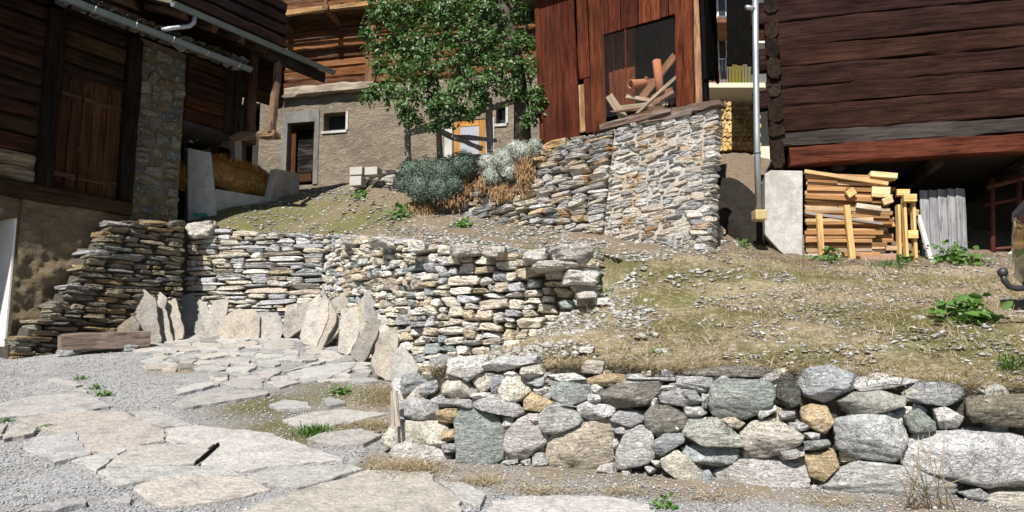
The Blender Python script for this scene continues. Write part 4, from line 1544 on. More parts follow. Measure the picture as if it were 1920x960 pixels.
for xt0, xt1, xb0, xb1, yb in ((2, 50, 45, 72, 935), (48, 158, 68, 203, 938), (163, 270, 208, 312, 922), (376, 444, 396, 489, 872)):
    sl = (xb0 - xt0) / yb
    shboard(zx(xt0 - sl * 213), zx(xt1 - sl * 213), zx(xb0), zx(xb1), zy(yb), out=random.uniform(0, 0.02))
shboard(zx(272), zx(355), zx(308), zx(376), zy(520), 0.012)
shboard(zx(335), zx(378), zx(350), zx(392), zy(885), 0.0, yt=zy(512))
shboard(zx(300), zx(340), zx(312), zx(348), zy(880), 0.004, yt=zy(566), col=(0.42, 0.24, 0.12))
ob = lambda x: 232 + (x - 465) * (90 - 232) / (950 - 465)
for a, b in ((450, 496), (500, 576), (582, 692), (702, 840), (846, 896), (902, 950)):
    shboard(zx(a), zx(b), zx(a + 6), zx(b + 3), zy(ob((a + b) / 2)), random.uniform(0, 0.015))
shboard(zx(952), zx(1055), zx(960), zx(1072), zy(705), 0.03, col=(0.13, 0.035, 0.016), name='post', th=0.09)
shboard(zx(1062), zx(1082), zx(1080), zx(1126), zy(690), -0.05, col=(0.30, 0.17, 0.10))
# lining boards behind the opening and dark shell of the shed
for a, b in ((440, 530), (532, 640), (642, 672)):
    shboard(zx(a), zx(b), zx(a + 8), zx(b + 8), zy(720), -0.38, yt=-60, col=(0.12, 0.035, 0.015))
bk = Vector((-wH.n.x, -wH.n.y))
shside = Vector((0.44, 1.0)).normalized()
zfl = topP(wP.L - 1.0) - 0.1
q = [wH.A + bk * 0.06 + wH.d * 0.05, wH.B + bk * 0.06 - wH.d * 0.10, wH.B + shside * 1.2 - wH.d * 0.1, wH.A + bk * 1.25]
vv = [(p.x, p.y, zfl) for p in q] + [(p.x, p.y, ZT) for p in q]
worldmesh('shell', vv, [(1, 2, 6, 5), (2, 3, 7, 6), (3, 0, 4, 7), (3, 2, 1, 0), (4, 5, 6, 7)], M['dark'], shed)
# roof
ov = 0.25
q2 = [wH.A + wH.n * ov - wH.d * ov, wH.B + wH.n * ov + wH.d * ov, wH.B + shside * 1.3 + wH.d * 0.06, wH.A + bk * 1.4 - wH.d * ov]
prism('roof', [Vector((p.x, p.y, ZT + 0.03 - 0.1 * i)) for i, p in zip((0, 0, 1, 1), q2)], [Vector((p.x, p.y, ZT + 0.13 - 0.1 * i)) for i, p in zip((0, 0, 1, 1), q2)], M['tile'], shed)
# black hanging cladding on the side
for k in range(7):
    p = wH.B + wH.d * 0.04 + shside * (0.08 + k * 0.17)
    zb_ = P(1335, 150 - (k % 3) * 3 + random.uniform(-4, 4), p.y).z
    beam('side_board', (p.x, p.y, zb_), (p.x, p.y, ZT), 0.05, 0.165, M['black'], shed, rough=0.006, up=(shside.x, shside.y, 0))
# rotten sill timber
for (x0, y0), (x1, y1), th in (((1128, 240), (1262, 208), 0.085), ((1225, 214), (1356, 194), 0.10), ((1180, 232), (1300, 212), 0.07)):
    beam('sill', shpix(x0, y0, 0.06), shpix(x1, y1, 0.10), 0.16, th, M['greywood'], shed, jit((0.13, 0.09, 0.07)), rough=0.014)
# chicken wire
wv, wf = [], []


def wire(a, b, r=0.0011):
    a, b = Vector(a), Vector(b)
    t = (b - a).normalized()
    s_ = t.cross(Vector((0.3, 0.8, 0.52))).normalized()
    v_ = t.cross(s_)
    i = len(wv)
    for p in (a, b):
        for k in range(3):
            an = 2.094 * k
            wv.append(p + s_ * math.cos(an) * r + v_ * math.sin(an) * r)
    for k in range(3):
        j = (k + 1) % 3
        wf.append((i + k, i + j, i + 3 + j, i + 3 + k))


uo0 = (shpix(zx(470), 150, 0.03).xy - wH.A).dot(wH.d)
uo1 = (shpix(zx(952), 150, 0.03).xy - wH.A).dot(wH.d)
zo0 = shpix(zx(700), zy(740), 0.03).z
hs = 0.021
row = 0
z = zo0
while z < ZT - 1.0:
    u = uo0 + (0.5 * hs * 1.732 if row % 2 else 0)
    while u < uo1:
        pxx = u
        frac = (u - uo0) / (uo1 - uo0)
        ztop = lerp(shpix(zx(465), zy(232)).z, shpix(zx(950), zy(90)).z, frac)
        if z < ztop:
            sag = 0.05 * math.sin(frac * 3.1) * math.sin(max(0, min(1, (z - zo0) / 1.2)) * 3.1)
            f_ = lambda uu, zz: wH.pt(uu, zz, 0.035 - sag)
            h2 = hs * 0.866
            wire(f_(u, z - hs / 2), f_(u, z + hs / 2))
            wire(f_(u, z + hs / 2), f_(u + h2, z + hs))
            wire(f_(u, z + hs / 2), f_(u - h2, z + hs))
        u += hs * 1.732
    z += hs * 1.5
    row += 1
worldmesh('wire_mesh', wv, wf, M['wire'], shed)

# things stored behind the wire


def sh3(x, y, out):
    return shpix(zx(x), zy(y), out)


def pipe_thing(name, a, b, r, label):
    a, b = Vector(a), Vector(b)
    t = (b - a).normalized()
    ref = Vector((0, 0, 1)) if abs(t.z) < 0.9 else Vector((1, 0, 0))
    s_ = t.cross(ref).normalized()
    w_ = t.cross(s_)
    n = 20
    vs_, fs = [], []
    for p, rr in ((a, r), (b, r), (b, r * 0.84), (a, r * 0.84)):
        for k in range(n):
            an = 6.2832 * k / n
            vs_.append(p + s_ * math.cos(an) * rr + w_ * math.sin(an) * rr)
    for i in range(4):
        for k in range(n):
            j = (k + 1) % n
            i2 = (i + 1) % 4
            fs.append((i * n + k, i * n + j, i2 * n + j, i2 * n + k))
    o = worldmesh(name, vs_, fs, M['clay'], None, None, True)
    tag(o, label, 'pipe', 'clay pipes stored in the shed')
    return o


pipe_thing('clay_pipe', sh3(646, 562, -0.05), sh3(800, 555, -0.45), 0.068, 'short terracotta pipe lying with its open end towards the path, in the shed')
pipe_thing('clay_pipe', sh3(822, 405, -0.28), sh3(850, 640, -0.25), 0.062, 'terracotta pipe standing upright behind the wire mesh of the shed')
SC = (((505, 640), (610, 800), -0.03, 0.12, 'short split board slanting down left under the wire mesh'), ((560, 725), (880, 690), -0.12, 0.09, 'pale weathered plank lying flat at the shed opening'),
      ((720, 660), (945, 370), -0.22, 0.10, 'thick brown plank leaning up to the right inside the shed opening'), ((680, 650), (770, 520), -0.20, 0.12, 'short brown board propped beside the lying clay pipe'),
      ((660, 790), (955, 510), -0.02, 0.035, 'thin pale stick slanting across the shed opening'), ((620, 640), (900, 690), -0.15, 0.06, 'split pale lath on the scrap timber in the shed'),
      ((800, 690), (940, 620), -0.18, 0.10, 'curved weathered bark board at the right of the shed opening'), ((520, 745), (850, 715), -0.02, 0.03, 'thin grey stick lying on the sill of the shed opening'),
      ((690, 690), (930, 600), -0.26, 0.10, 'reddish board lying at the back of the scrap timber in the shed'))
for (x0, y0), (x1, y1), out, w_, lab in SC:
    o = beam('scrap_board', sh3(x0, y0, out), sh3(x1, y1, out - 0.1), 0.035, w_, M['greywood'] if 'pale' in lab or 'grey' in lab or 'weather' in lab or 'split' in lab else M['redwood'], None,
             (0.36, 0.27, 0.19) if 'pale' in lab or 'split' in lab else (0.22, 0.11, 0.06), rough=0.006)
    tag(o, lab, 'timber', 'scrap timber stored in the shed')
# floor of scrap heap: rubble ledge inside the opening that the pieces rest on
a_, b_ = sh3(480, 830, -0.02), sh3(950, 700, -0.02)
beam('ledge', a_ + Vector((0, 0.3, -0.05)), b_ + Vector((0, 0.3, -0.02)), 0.55, 0.12, M['wood'], shed, (0.10, 0.06, 0.04), rough=0.02)

# ------------------------------------------------------------------ garden fence, blocks, cushions


def gtop(px, py, Y):
    return P(px, py, Y)


fence = thing('garden_fence', P(840, 285, 12.4), 'weathered grey post and rail fence under the tree', 'fence')
GW = (0.20, 0.18, 0.165)
for x, y0, y1, w_, Y in ((765, 222, 312, 15, 12.75), (824, 238, 300, 12, 12.35), (918, 186, 285, 17, 12.0)):
    beam('post', P(x + 1, y1, Y), P(x - 2, y0, Y), w_ / F * Y, w_ / F * Y * 0.8, M['greywood'], fence, GW, rough=0.006)
for (x0, y0, Y0), (x1, y1, Y1), w_ in (((766, 250, 12.7), (845, 224, 12.35), 11), ((838, 228, 12.38), (968, 188, 11.95), 13), ((826, 246, 12.3), (905, 278, 12.0), 8), ((840, 254, 12.3), (938, 263, 11.95), 6)):
    beam('rail', P(x0, y0, Y0), P(x1, y1, Y1), 0.05, w_ / F * Y0, M['greywood'], fence, jit(GW), rough=0.012, wav=1.5)

for px, py, w_, h_, Y, lab in ((672, 330, 26, 15, 13.35, 'pale concrete block on the garden wall, left one of the pair'), (700, 330, 26, 15, 13.2, 'pale concrete block on the garden wall, right one of the pair'), (671, 350, 24, 18, 13.3, 'pale concrete block below the pair, bedded in the garden wall end')):
    p = P(px, py, Y)
    o = box('concrete_block', p, w_ / F * Y, 0.22, h_ / F * Y, M['paint'], None, (0.38, 0.365, 0.33), rz=-0.25, bev=0.008)
    tag(o, lab, 'block')


def cushion(name, blobs, mat, size, dens, label, seed, aspect=0.5, cat='plant'):
    r = np.random.default_rng(seed)
    pts, nn = [], []
    for px, py, rp, Y in blobs:
        c = np.array(P(px, py, Y))
        R = rp / F * Y
        n = int(dens * R * R)
        v = r.normal(size=(n, 3))
        v /= np.linalg.norm(v, axis=1)[:, None]
        v[:, 1] = np.where(v[:, 1] > 0.35, -v[:, 1], v[:, 1])
        rad = R * (1 + r.normal(0, 0.07, n) + 0.10 * np.sin(v[:, 0] * 9 + px) * np.sin(v[:, 2] * 8))
        pts.append(c + v * rad[:, None] * np.array([1, 0.75, 0.95]))
        nn.append(v + np.array([0, -0.2, 0.5]))
    return np.vstack(pts), np.vstack(nn)


def cushion_plant(name, blobs, mat, size, dens, label, seed, deads, aspect=0.5):
    base = P(*blobs[0][:2], blobs[0][3])
    t = thing(name, (base.x, base.y, base.z - 0.3), label, 'plant')
    p, n = cushion(name, blobs, mat, size, dens, label, seed)
    leaves('foliage', p, n, size, M[mat], t, seed, 0.8, aspect)
    # woody heart so that the cushion is not hollow
    vs_, fs = [], []
    d, f0 = CS[7]
    for px, py, rp, Y in blobs:
        c = np.array(P(px, py, Y))
        i = len(vs_)
        vs_ += [tuple(c + v * (rp / F * Y * 0.86) * np.array([1, 0.75, 0.95])) for v in d]
        fs += [tuple(i + k for k in f) for f in f0]
    worldmesh('heart', vs_, fs, M[mat], t)
    pts, dirs = [], []
    r = np.random.default_rng(seed + 9)
    for px, py, rx, ry, Y, cnt_ in deads:
        for _ in range(cnt_):
            pts.append(P(px + r.normal(0, rx * 0.5), py + r.normal(0, ry * 0.5), Y + r.uniform(-0.05, 0.12)))
            dirs.append((r.normal(0, 0.3), -0.3, -1))
    if pts:
        blades('dead_growth', np.array([tuple(q) for q in pts]), (0.03, 0.09), (0.008, 0.016), M['dead'], parent=t, seed=seed, dirs=np.array(dirs))
    return t


cushion_plant('cushion_plant', [(770, 322, 25, 12.25), (800, 325, 32, 12.15), (835, 325, 34, 12.05), (868, 308, 27, 11.95), (790, 350, 30, 12.1), (825, 352, 28, 12.0), (765, 345, 20, 12.2), (850, 345, 20, 11.95)], 'cush', (0.016, 0.034), 30000,
              'dense grey green cushion plant hanging over the garden wall', 21, [(790, 388, 26, 14, 12.15, 900), (865, 352, 20, 22, 11.98, 700), (845, 372, 22, 14, 11.98, 400)])
cushion_plant('silver_plant', [(915, 305, 20, 11.75), (945, 300, 25, 11.6), (980, 283, 20, 11.4), (1003, 270, 12, 11.25), (925, 328, 20, 11.7), (955, 322, 16, 11.55), (965, 275, 14, 11.5)], 'silver', (0.014, 0.030), 30000,
              'silvery white cushion plant draped over the wall beside the shed', 33, [(985, 320, 16, 34, 11.35, 1200), (945, 358, 24, 14, 11.55, 900), (905, 345, 14, 14, 11.75, 400)])

# ------------------------------------------------------------------ tree
tree = thing('fruit_tree', P(978, 268, 11.95), 'leafy fruit tree with drooping branches beside the red shed', 'tree')
tp = [P(980, 275, 11.95), P(978, 200, 11.95), P(970, 120, 12.0), P(950, 40, 12.1), P(930, -60, 12.3)]
tube('trunk', tp, [0.145, 0.125, 0.115, 0.10, 0.07], M['bark'], tree, sides=12)
CL = [(720, 20, 34, 12.3), (770, 10, 44, 12.0), (840, 5, 50, 11.8), (910, 10, 46, 12.0), (970, 20, 38, 12.1), (740, 70, 36, 12.2), (800, 70, 46, 11.7), (870, 65, 46, 11.6), (940, 80, 44, 11.7), (990, 75, 26, 12.0),
      (712, 118, 20, 12.2), (750, 125, 34, 12.0), (800, 130, 44, 11.6), (860, 125, 46, 11.5), (925, 130, 40, 11.6), (980, 130, 32, 11.7), (705, 165, 13, 12.1), (690, 178, 14, 12.1), (740, 170, 28, 11.9), (785, 175, 36, 11.7), (845, 172, 40, 11.5),
      (900, 165, 34, 11.6), (955, 165, 28, 11.7), (1000, 170, 20, 11.7), (755, 205, 20, 11.8), (775, 225, 14, 11.8), (815, 205, 22, 11.6), (835, 228, 12, 11.6), (860, 205, 16, 11.6), (1005, 200, 16, 11.65), (990, 225, 12, 11.7), (1012, 185, 10, 11.6),
      (800, -50, 60, 12.2), (900, -60, 66, 12.2), (980, -40, 44, 12.3), (700, -20, 34, 12.4), (850, 30, 50, 12.8), (930, 40, 46, 12.8), (780, 100, 40, 12.7), (890, 100, 44, 12.6), (698, 92, 14, 12.2), (688, 60, 12, 12.3), (1006, 120, 16, 11.9), (1000, 20, 22, 12.2), (900, 190, 16, 11.6), (880, 215, 9, 11.6), (840, 192, 16, 11.6), (810, 240, 8, 11.7), (1018, 190, 7, 11.6)]
r = np.random.default_rng(77)
lp, ln, tw = [], [], []
for px, py, rp, Y in CL:
    c = np.array(P(px, py, Y))
    R = rp / F * Y
    # twigs: short strings of leaves inside the clump so that gaps stay open
    nt_ = int(9 + 95 * R)
    for _ in range(nt_):
        v = r.normal(size=3)
        v /= np.linalg.norm(v)
        st = c + v * R * r.uniform(0.1, 0.7)
        dr = v * 0.7 + np.array([0, 0, -0.35]) + r.normal(0, 0.35, 3)
        dr /= np.linalg.norm(dr)
        Lw = R * r.uniform(0.35, 0.8) + 0.05
        m = int(5 + 36 * Lw)
        f = r.random(m)
        q = st + dr * (f * Lw)[:, None] + r.normal(0, 0.025, (m, 3))
        lp.append(q)
        ln.append(np.tile(v * 0.6 + np.array([-0.1, -0.5, 0.7]), (m, 1)))
        if r.random() < 0.35:
            tw.append((st, st + dr * Lw))
lp, ln = np.vstack(lp), np.vstack(ln)
leaves('crown', lp, ln, (0.035, 0.09), M['leaf'], tree, 5, 0.6, 0.6)
tv, tf = [], []
for a, b in tw:
    a, b = Vector(a), Vector(b)
    t = (b - a).normalized()
    s_ = t.cross(Vector((0.2, 0.9, 0.3))).normalized() * 0.004
    u_ = t.cross(s_).normalized() * 0.004
    i = len(tv)
    tv += [a + s_, a - s_ * 0.5 + u_, a - s_ * 0.5 - u_, b]
    tf += [(i, i + 1, i + 3), (i + 1, i + 2, i + 3), (i + 2, i, i + 3)]
worldmesh('twigs', tv, tf, M['bark'], tree)["kind"] = 'stuff'
for (px, py, Y), bend, r0 in (((760, 60, 12.1), -0.2, 0.05), ((820, 130, 11.7), -0.3, 0.05), ((880, 100, 11.7), 0.1, 0.055), ((740, 180, 11.9), -0.1, 0.03), ((840, 190, 11.6), 0.0, 0.03), ((940, 160, 11.7), 0.1, 0.03), ((1005, 190, 11.65), 0.1, 0.025), ((720, 10, 12.3), 0.1, 0.05), ((990, 70, 11.9), 0.0, 0.035)):
    e = P(px, py, Y)
    s_ = tp[2].lerp(tp[3], random.random()) if py > 90 else tp[3].lerp(tp[4], random.random())
    mid = s_.lerp(e, 0.5) + Vector((0, 0, 0.25 + bend * 0.2))
    pts = [s_.lerp(mid, t).lerp(mid.lerp(e, t), t) for t in (0, 0.2, 0.4, 0.6, 0.8, 1.0)]
    tube('branch', pts, [r0 * (1 - 0.14 * i) for i in range(6)], M['bark'], tree, sides=7)

# ------------------------------------------------------------------ back house
hL = xy(380, 300, 18.6)
hdir = Vector((4.2, -1.0)).normalized()
wK = Wall(hL, hL + hdir * 9.5)
house = thing('log_house', (hL.x + 4, hL.y, 4.0), 'large old log house on a plastered rubble ground floor behind the tree', 'house')


def hk(px, py, out=0.0):
    o = wK.pt(0, 0, out)
    return hit(px, py, o, (wK.n.x, wK.n.y, 0))


zpl = hk(600, 168).z
zgr = hk(570, 346).z - 0.5
# plaster wall with openings: grid of boxes around them


def wall_with_holes(name, wall, u0, u1, z0, z1, holes, thick, mat, parent, out=0.0):
    us = sorted({u0, u1} | {h for q in holes for h in q[:2]})
    zs = sorted({z0, z1} | {h for q in holes for h in q[2:]})
    vs_, fs, ix = [], [], {}

    def vid(u, z, o):
        k_ = (round(u, 4), round(z, 4), round(o, 4))
        if k_ not in ix:
            ix[k_] = len(vs_)
            vs_.append(wall.pt(u, z, out + o))
        return ix[k_]
    solid = {}
    for i in range(len(us) - 1):
        for j in range(len(zs) - 1):
            uc, zc = (us[i] + us[i + 1]) / 2, (zs[j] + zs[j + 1]) / 2
            solid[i, j] = not any(q[0] < uc < q[1] and q[2] < zc < q[3] for q in holes)
    for (i, j), s_ in solid.items():
        if not s_:
            continue
        a, b, c, d = us[i], us[i + 1], zs[j], zs[j + 1]
        fs.append((vid(a, c, 0), vid(b, c, 0), vid(b, d, 0), vid(a, d, 0)))
        fs.append((vid(a, d, -thick), vid(b, d, -thick), vid(b, c, -thick), vid(a, c, -thick)))
        for di, dj, e in ((-1, 0, ((a, c), (a, d))), (1, 0, ((b, d), (b, c))), (0, -1, ((b, c), (a, c))), (0, 1, ((a, d), (b, d)))):
            if not solid.get((i + di, j + dj), False):
                (ua, za), (ub, zb_) = e
                fs.append((vid(ua, za, 0), vid(ub, zb_, 0), vid(ub, zb_, -thick), vid(ua, za, -thick)))
    o = worldmesh(name, vs_, fs, mat, parent)
    return o


def uk(px, py=250):
    p = hk(px, py)
    return (Vector((p.x, p.y)) - wK.A).dot(wK.d)


def holepx(x0, x1, y0, y1):
    return (uk(x0), uk(x1), hk((x0 + x1) / 2, y1).z, hk((x0 + x1) / 2, y0).z)


hd1 = holepx(540, 590, 230, 347)
hw1 = holepx(606, 648, 211, 245)
hd2 = holepx(850, 910, 224, 305)
hw2 = holepx(930, 948, 192, 232)
hd0 = holepx(446, 486, 195, 345)
zt_pl = zpl
wall_with_holes('plaster_wall', wK, -2.0, wK.L + 1.0, zgr, zt_pl, [hd1, hw1, hd2, hw2, hd0], 0.4, M['plaster_back'], house)
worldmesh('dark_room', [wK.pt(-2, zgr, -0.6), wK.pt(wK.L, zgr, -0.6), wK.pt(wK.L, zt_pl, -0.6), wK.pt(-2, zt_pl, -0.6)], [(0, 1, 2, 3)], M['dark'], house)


def frame_in(name, hole, parent, col, w=0.09, inset=-0.08, mat='lumber', dep=0.08):
    u0, u1, z0, z1 = hole
    f = beam(name, wK.pt(u0 + w / 2, z0, inset), wK.pt(u0 + w / 2, z1, inset), w, dep, M[mat], parent, col, rough=0.004, up=(wK.n.x, wK.n.y, 0))
    beam('jamb', wK.pt(u1 - w / 2, z0, inset), wK.pt(u1 - w / 2, z1, inset), w, dep, M[mat], f, col, rough=0.004, up=(wK.n.x, wK.n.y, 0))
    beam('lintel', wK.pt(u0 + w, z1 - w / 2, inset), wK.pt(u1 - w, z1 - w / 2, inset), dep, w, M[mat], f, col, rough=0.004)
    return f


f1 = frame_in('door', hd1, house, (0.085, 0.034, 0.014), 0.12, -0.2)  # frame and leaf colours darkened in place of the shadow on this doorway
beam('threshold', wK.pt(hd1[0] + 0.12, hd1[2] + 0.2, -0.14), wK.pt(hd1[1] - 0.1, hd1[2] + 0.2, -0.14), 0.08, 0.2, M['lumber'], f1, (0.06, 0.03, 0.015))
box('door_leaf', wK.pt((hd1[0] + hd1[1]) / 2, hd1[2], -0.3), hd1[1] - hd1[0] - 0.25, 0.05, hd1[3] - hd1[2] - 0.15, M['wood'], f1, (0.012, 0.010, 0.008), rz=math.atan2(hdir.y, hdir.x))
# concrete surround of the left doors
for hx_, w_ in ((hd1, 0.12),):
    for u in (hx_[0] - w_ / 2 - 0.003, hx_[1] + w_ / 2 + 0.003):
        box('surround', wK.pt(u, hx_[2], 0.0), w_, 0.06, hx_[3] - hx_[2], M['concrete_dark'], house, rz=math.atan2(hdir.y, hdir.x))
    box('surround', wK.pt((hx_[0] + hx_[1]) / 2, hx_[3] + 0.003, 0.0), hx_[1] - hx_[0] + 2 * w_, 0.066, 0.28, M['concrete_dark'], house, rz=math.atan2(hdir.y, hdir.x))
f2 = frame_in('door', hd2, house, (0.38, 0.19, 0.055), 0.16, -0.06)
box('panel', wK.pt((hd2[0] + hd2[1]) / 2, hd2[2], -0.05), hd2[1] - hd2[0] - 0.3, 0.04, hd2[3] - hd2[2] - 0.16, M['paint'], f2, (0.30, 0.31, 0.34), rz=math.atan2(hdir.y, hdir.x))
for u, w_ in ((hd2[1] + 0.12, 0.2), (hd2[0] - 0.11, 0.18)):
    box('surround', wK.pt(u, hd2[2], 0.01), w_, 0.05, hd2[3] - hd2[2], M['concrete'], house, rz=math.atan2(hdir.y, hdir.x))
for hx_ in (hw1, hw2):
    fw = box('window', wK.pt((hx_[0] + hx_[1]) / 2, hx_[2] - 0.065, 0.0), hx_[1] - hx_[0] + 0.06, 0.07, 0.06, M['concrete'], house, rz=math.atan2(hdir.y, hdir.x))
    box('surround', wK.pt(hx_[1] + 0.035, hx_[2], 0.0), 0.06, 0.06, hx_[3] - hx_[2], M['concrete'], fw, rz=math.atan2(hdir.y, hdir.x))
    box('pane', wK.pt((hx_[0] + hx_[1]) / 2, hx_[2], -0.3), hx_[1] - hx_[0], 0.02, hx_[3] - hx_[2], M['glass'], fw, rz=math.atan2(hdir.y, hdir.x))
# log storey
zl = zt_pl + 0.02
LOGC = [(0.13, 0.05, 0.018), (0.095, 0.036, 0.014), (0.17, 0.072, 0.026), (0.07, 0.03, 0.014), (0.14, 0.062, 0.028)]
i = 0
while zl < hk(600, -70).z:
    h_ = random.uniform(0.21, 0.29)
    cuts = [-2.0, uk(505), uk(699), wK.L + 1.0]
    for a, b in zip(cuts[:-1], cuts[1:]):
        beam('log', wK.pt(a + 0.02, zl + h_ / 2, -0.05), wK.pt(b - 0.02, zl + h_ / 2, -0.05), 0.2, h_ - 0.012, M['wood'], house, jit(random.choice(LOGC), 0.15), rough=0.007)
    zl += h_
    i += 1
for px, w_ in ((506, 0.26), (699, 0.26), (521, 0.12)):
    u = uk(px, 100)
    beam('corner_post', wK.pt(u, zt_pl + 0.05, 0.08), wK.pt(u, zl, 0.08), 0.14, w_, M['wood'], house, (0.17, 0.09, 0.05), rough=0.012, up=(wK.d.x, wK.d.y, 0))
worldmesh('log_backing', [wK.pt(-2, zt_pl, -0.2), wK.pt(wK.L + 1, zt_pl, -0.2), wK.pt(wK.L + 1, zl, -0.2), wK.pt(-2, zl, -0.2)], [(0, 1, 2, 3)], M['black'], house)
# lowest rough beam on the plaster
beam('sill_beam', wK.pt(uk(530), zt_pl - 0.06, 0.10), wK.pt(uk(705), zt_pl - 0.06, 0.10), 0.2, 0.22, M['greywood'], house, (0.30, 0.25, 0.19), rough=0.02)
# balcony
OUTB = 0.72
zb_ = hk(600, 18, OUTB).z
bu0, bu1 = uk(330, 20), wK.L + 0.5
balc = beam('balcony', wK.pt(bu0, zb_, OUTB), wK.pt(bu1, zb_, OUTB), 0.10, 0.13, M['wood'], house, (0.34, 0.20, 0.09), rough=0.012)
for k in range(2):
    o_ = 0.12 + k * 0.17
    beam('floorboard', wK.pt(bu0, zb_ + 0.08, o_), wK.pt(bu1, zb_ + 0.08, o_), 0.16, 0.04, M['wood'], balc, jit((0.10, 0.06, 0.035)), rough=0.004)
for px in (395, 475, 548, 640, 740):
    u = uk(px, 20)
    beam('bracket', wK.pt(u, zb_ - 0.08, -0.05), wK.pt(u, zb_ - 0.02, OUTB + 0.12), 0.13, 0.16, M['wood'], balc, (0.16, 0.09, 0.05), rough=0.01)
for k in range(4):
    z_ = zb_ + 0.25 + k * 0.24
    beam('rail', wK.pt(bu0, z_, OUTB), wK.pt(bu1, z_, OUTB), 0.035, 0.18 if k else 0.1, M['wood'], balc, jit((0.17, 0.08, 0.04), 0.25), rough=0.006)
for px in (400, 480, 545, 640):
    u = uk(px, 5)
    beam('baluster', wK.pt(u, zb_ - 0.04, OUTB + 0.06), wK.pt(u, zb_ + 1.2, OUTB + 0.06), 0.08, 0.12, M['wood'], balc, (0.20, 0.09, 0.05), rough=0.006)
# roof of the house, high above the frame
zr_ = zl + 1.0
prism('roof', [wK.pt(-3, zr_, 0.9), wK.pt(wK.L + 1.5, zr_, 0.9), wK.pt(wK.L + 1.5, zr_ + 2.2, -3.5), wK.pt(-3, zr_ + 2.2, -3.5)], [wK.pt(-3, zr_ + 0.15, 0.9), wK.pt(wK.L + 1.5, zr_ + 0.15, 0.9), wK.pt(wK.L + 1.5, zr_ + 2.35, -3.5), wK.pt(-3, zr_ + 2.35, -3.5)], M['tile'], house)
# white hook on the post
tube('hook', [hk(687, 58, 0.2), hk(684, 66, 0.2), hk(683, 74, 0.2), hk(687, 78, 0.2), hk(690, 73, 0.2)], 0.012, M['white'], house, sides=6)

# pale house far left behind the roofs
ph = thing('pale_house', P(360, 120, 24), 'pale stone house glimpsed above the barn roofs', 'house')
box('wall', P(352, 200, 24.5), 2.6, 2.0, 5.6, M['cream'], ph, rz=0.2)
for x_, y_ in ((345, 8), (377, 12), (352, -40)):
    w_ = box('window', P(x_, y_ + 14, 23.35), 0.35, 0.05, 0.45, M['wood'], ph, (0.08, 0.05, 0.03), rz=0.2)
    box('pane', P(x_, y_ + 13, 23.31), 0.26, 0.03, 0.36, M['glass'], w_, rz=0.2)

# ------------------------------------------------------------------ left barn
barn = thing('stone_barn', lb(1.0, 0, 1.7), 'dark timber barn on plastered stone with gutter, left of the stair', 'barn')
DK = [(0.026, 0.015, 0.007), (0.018, 0.011, 0.006), (0.04, 0.024, 0.011), (0.034, 0.015, 0.007)]
ANG = math.atan2(WD.y, WD.x)
T = lambda px, py, off=0.0: lbpix(px, py, off)
z_sill = T(245, 405)[1]
t_door = T(25, 500)[0]
t_pl0, t_pl1 = T(246, 300)[0], T(337, 300)[0]
t_c = T(441, 230)[0]
z_eave = T(300, 72, 0.7)[1]
wL = Wall(W0 - WD * 6.0, W0 + WD * 6.0)
uo = 6.0
z_b = 0.4
wall_with_holes('plaster_wall', wL, 0.0, uo + t_pl1 - 0.02, z_b, z_sill, [(uo + t_door - 1.15, uo + t_door, z_b, T(20, 408)[1])], 0.45, M['plaster_left'], barn)
gu, gz = 70, 60
cv_, cf_ = [], []
for a in range(gz + 1):
    for b in range(gu + 1):
        tt = lerp(t_door + 0.02, t_pl0 + 0.4, b / gu)
        zz_ = lerp(1.3, z_sill - 0.01, a / gz)
        nv = mnoise.fractal(Vector((tt * 3.2, zz_ * 4.6, 1.7)), 0.8, 2.1, 5)
        cv_.append(lb(tt, 0.035 + 0.05 * nv, zz_))
for a in range(gz):
    for b in range(gu):
        i_ = a * (gu + 1) + b
        cf_.append((i_, i_ + 1, i_ + gu + 2, i_ + gu + 1))
worldmesh('render_coat', cv_, cf_, M['plaster_left'], barn, None, True)
# whitewashed reveal of the cellar door and its dark leaf
rv = prism('reveal', [lb(t_door - 0.004, 0.0, z_b), lb(t_door - 0.004, 0.0, T(20, 408)[1]), lb(t_door - 0.004, -0.6, T(20, 408)[1]), lb(t_door - 0.004, -0.6, z_b)],
           [lb(t_door - 0.03, 0.0, z_b), lb(t_door - 0.03, 0.0, T(20, 408)[1]), lb(t_door - 0.03, -0.6, T(20, 408)[1]), lb(t_door - 0.03, -0.6, z_b)], M['white'], barn)
box('cellar_door', lb(t_door - 0.6, -0.62, z_b), 1.2, 0.05, 2.6, M['darklog'], barn, (0.05, 0.035, 0.025), rz=ANG)
# sill beam and frame posts
beam('sill_beam', lb(-5.5, 0.05, z_sill + 0.10), lb(t_pl0 - 0.02, 0.05, z_sill + 0.10), 0.24, 0.22, M['darklog'], barn, (0.038, 0.023, 0.014), rough=0.012)
for px0, px1 in ((64, 96), (221, 246)):
    ta, tb = T(px0, 300)[0], T(px1, 300)[0]
    beam('post', lb((ta + tb) / 2, 0.06, z_sill + 0.2), lb((ta + tb) / 2, 0.06, z_eave + 0.1), 0.22, tb - ta, M['darklog'], barn, (0.014, 0.010, 0.008), rough=0.008, up=(WD.x, WD.y, 0))
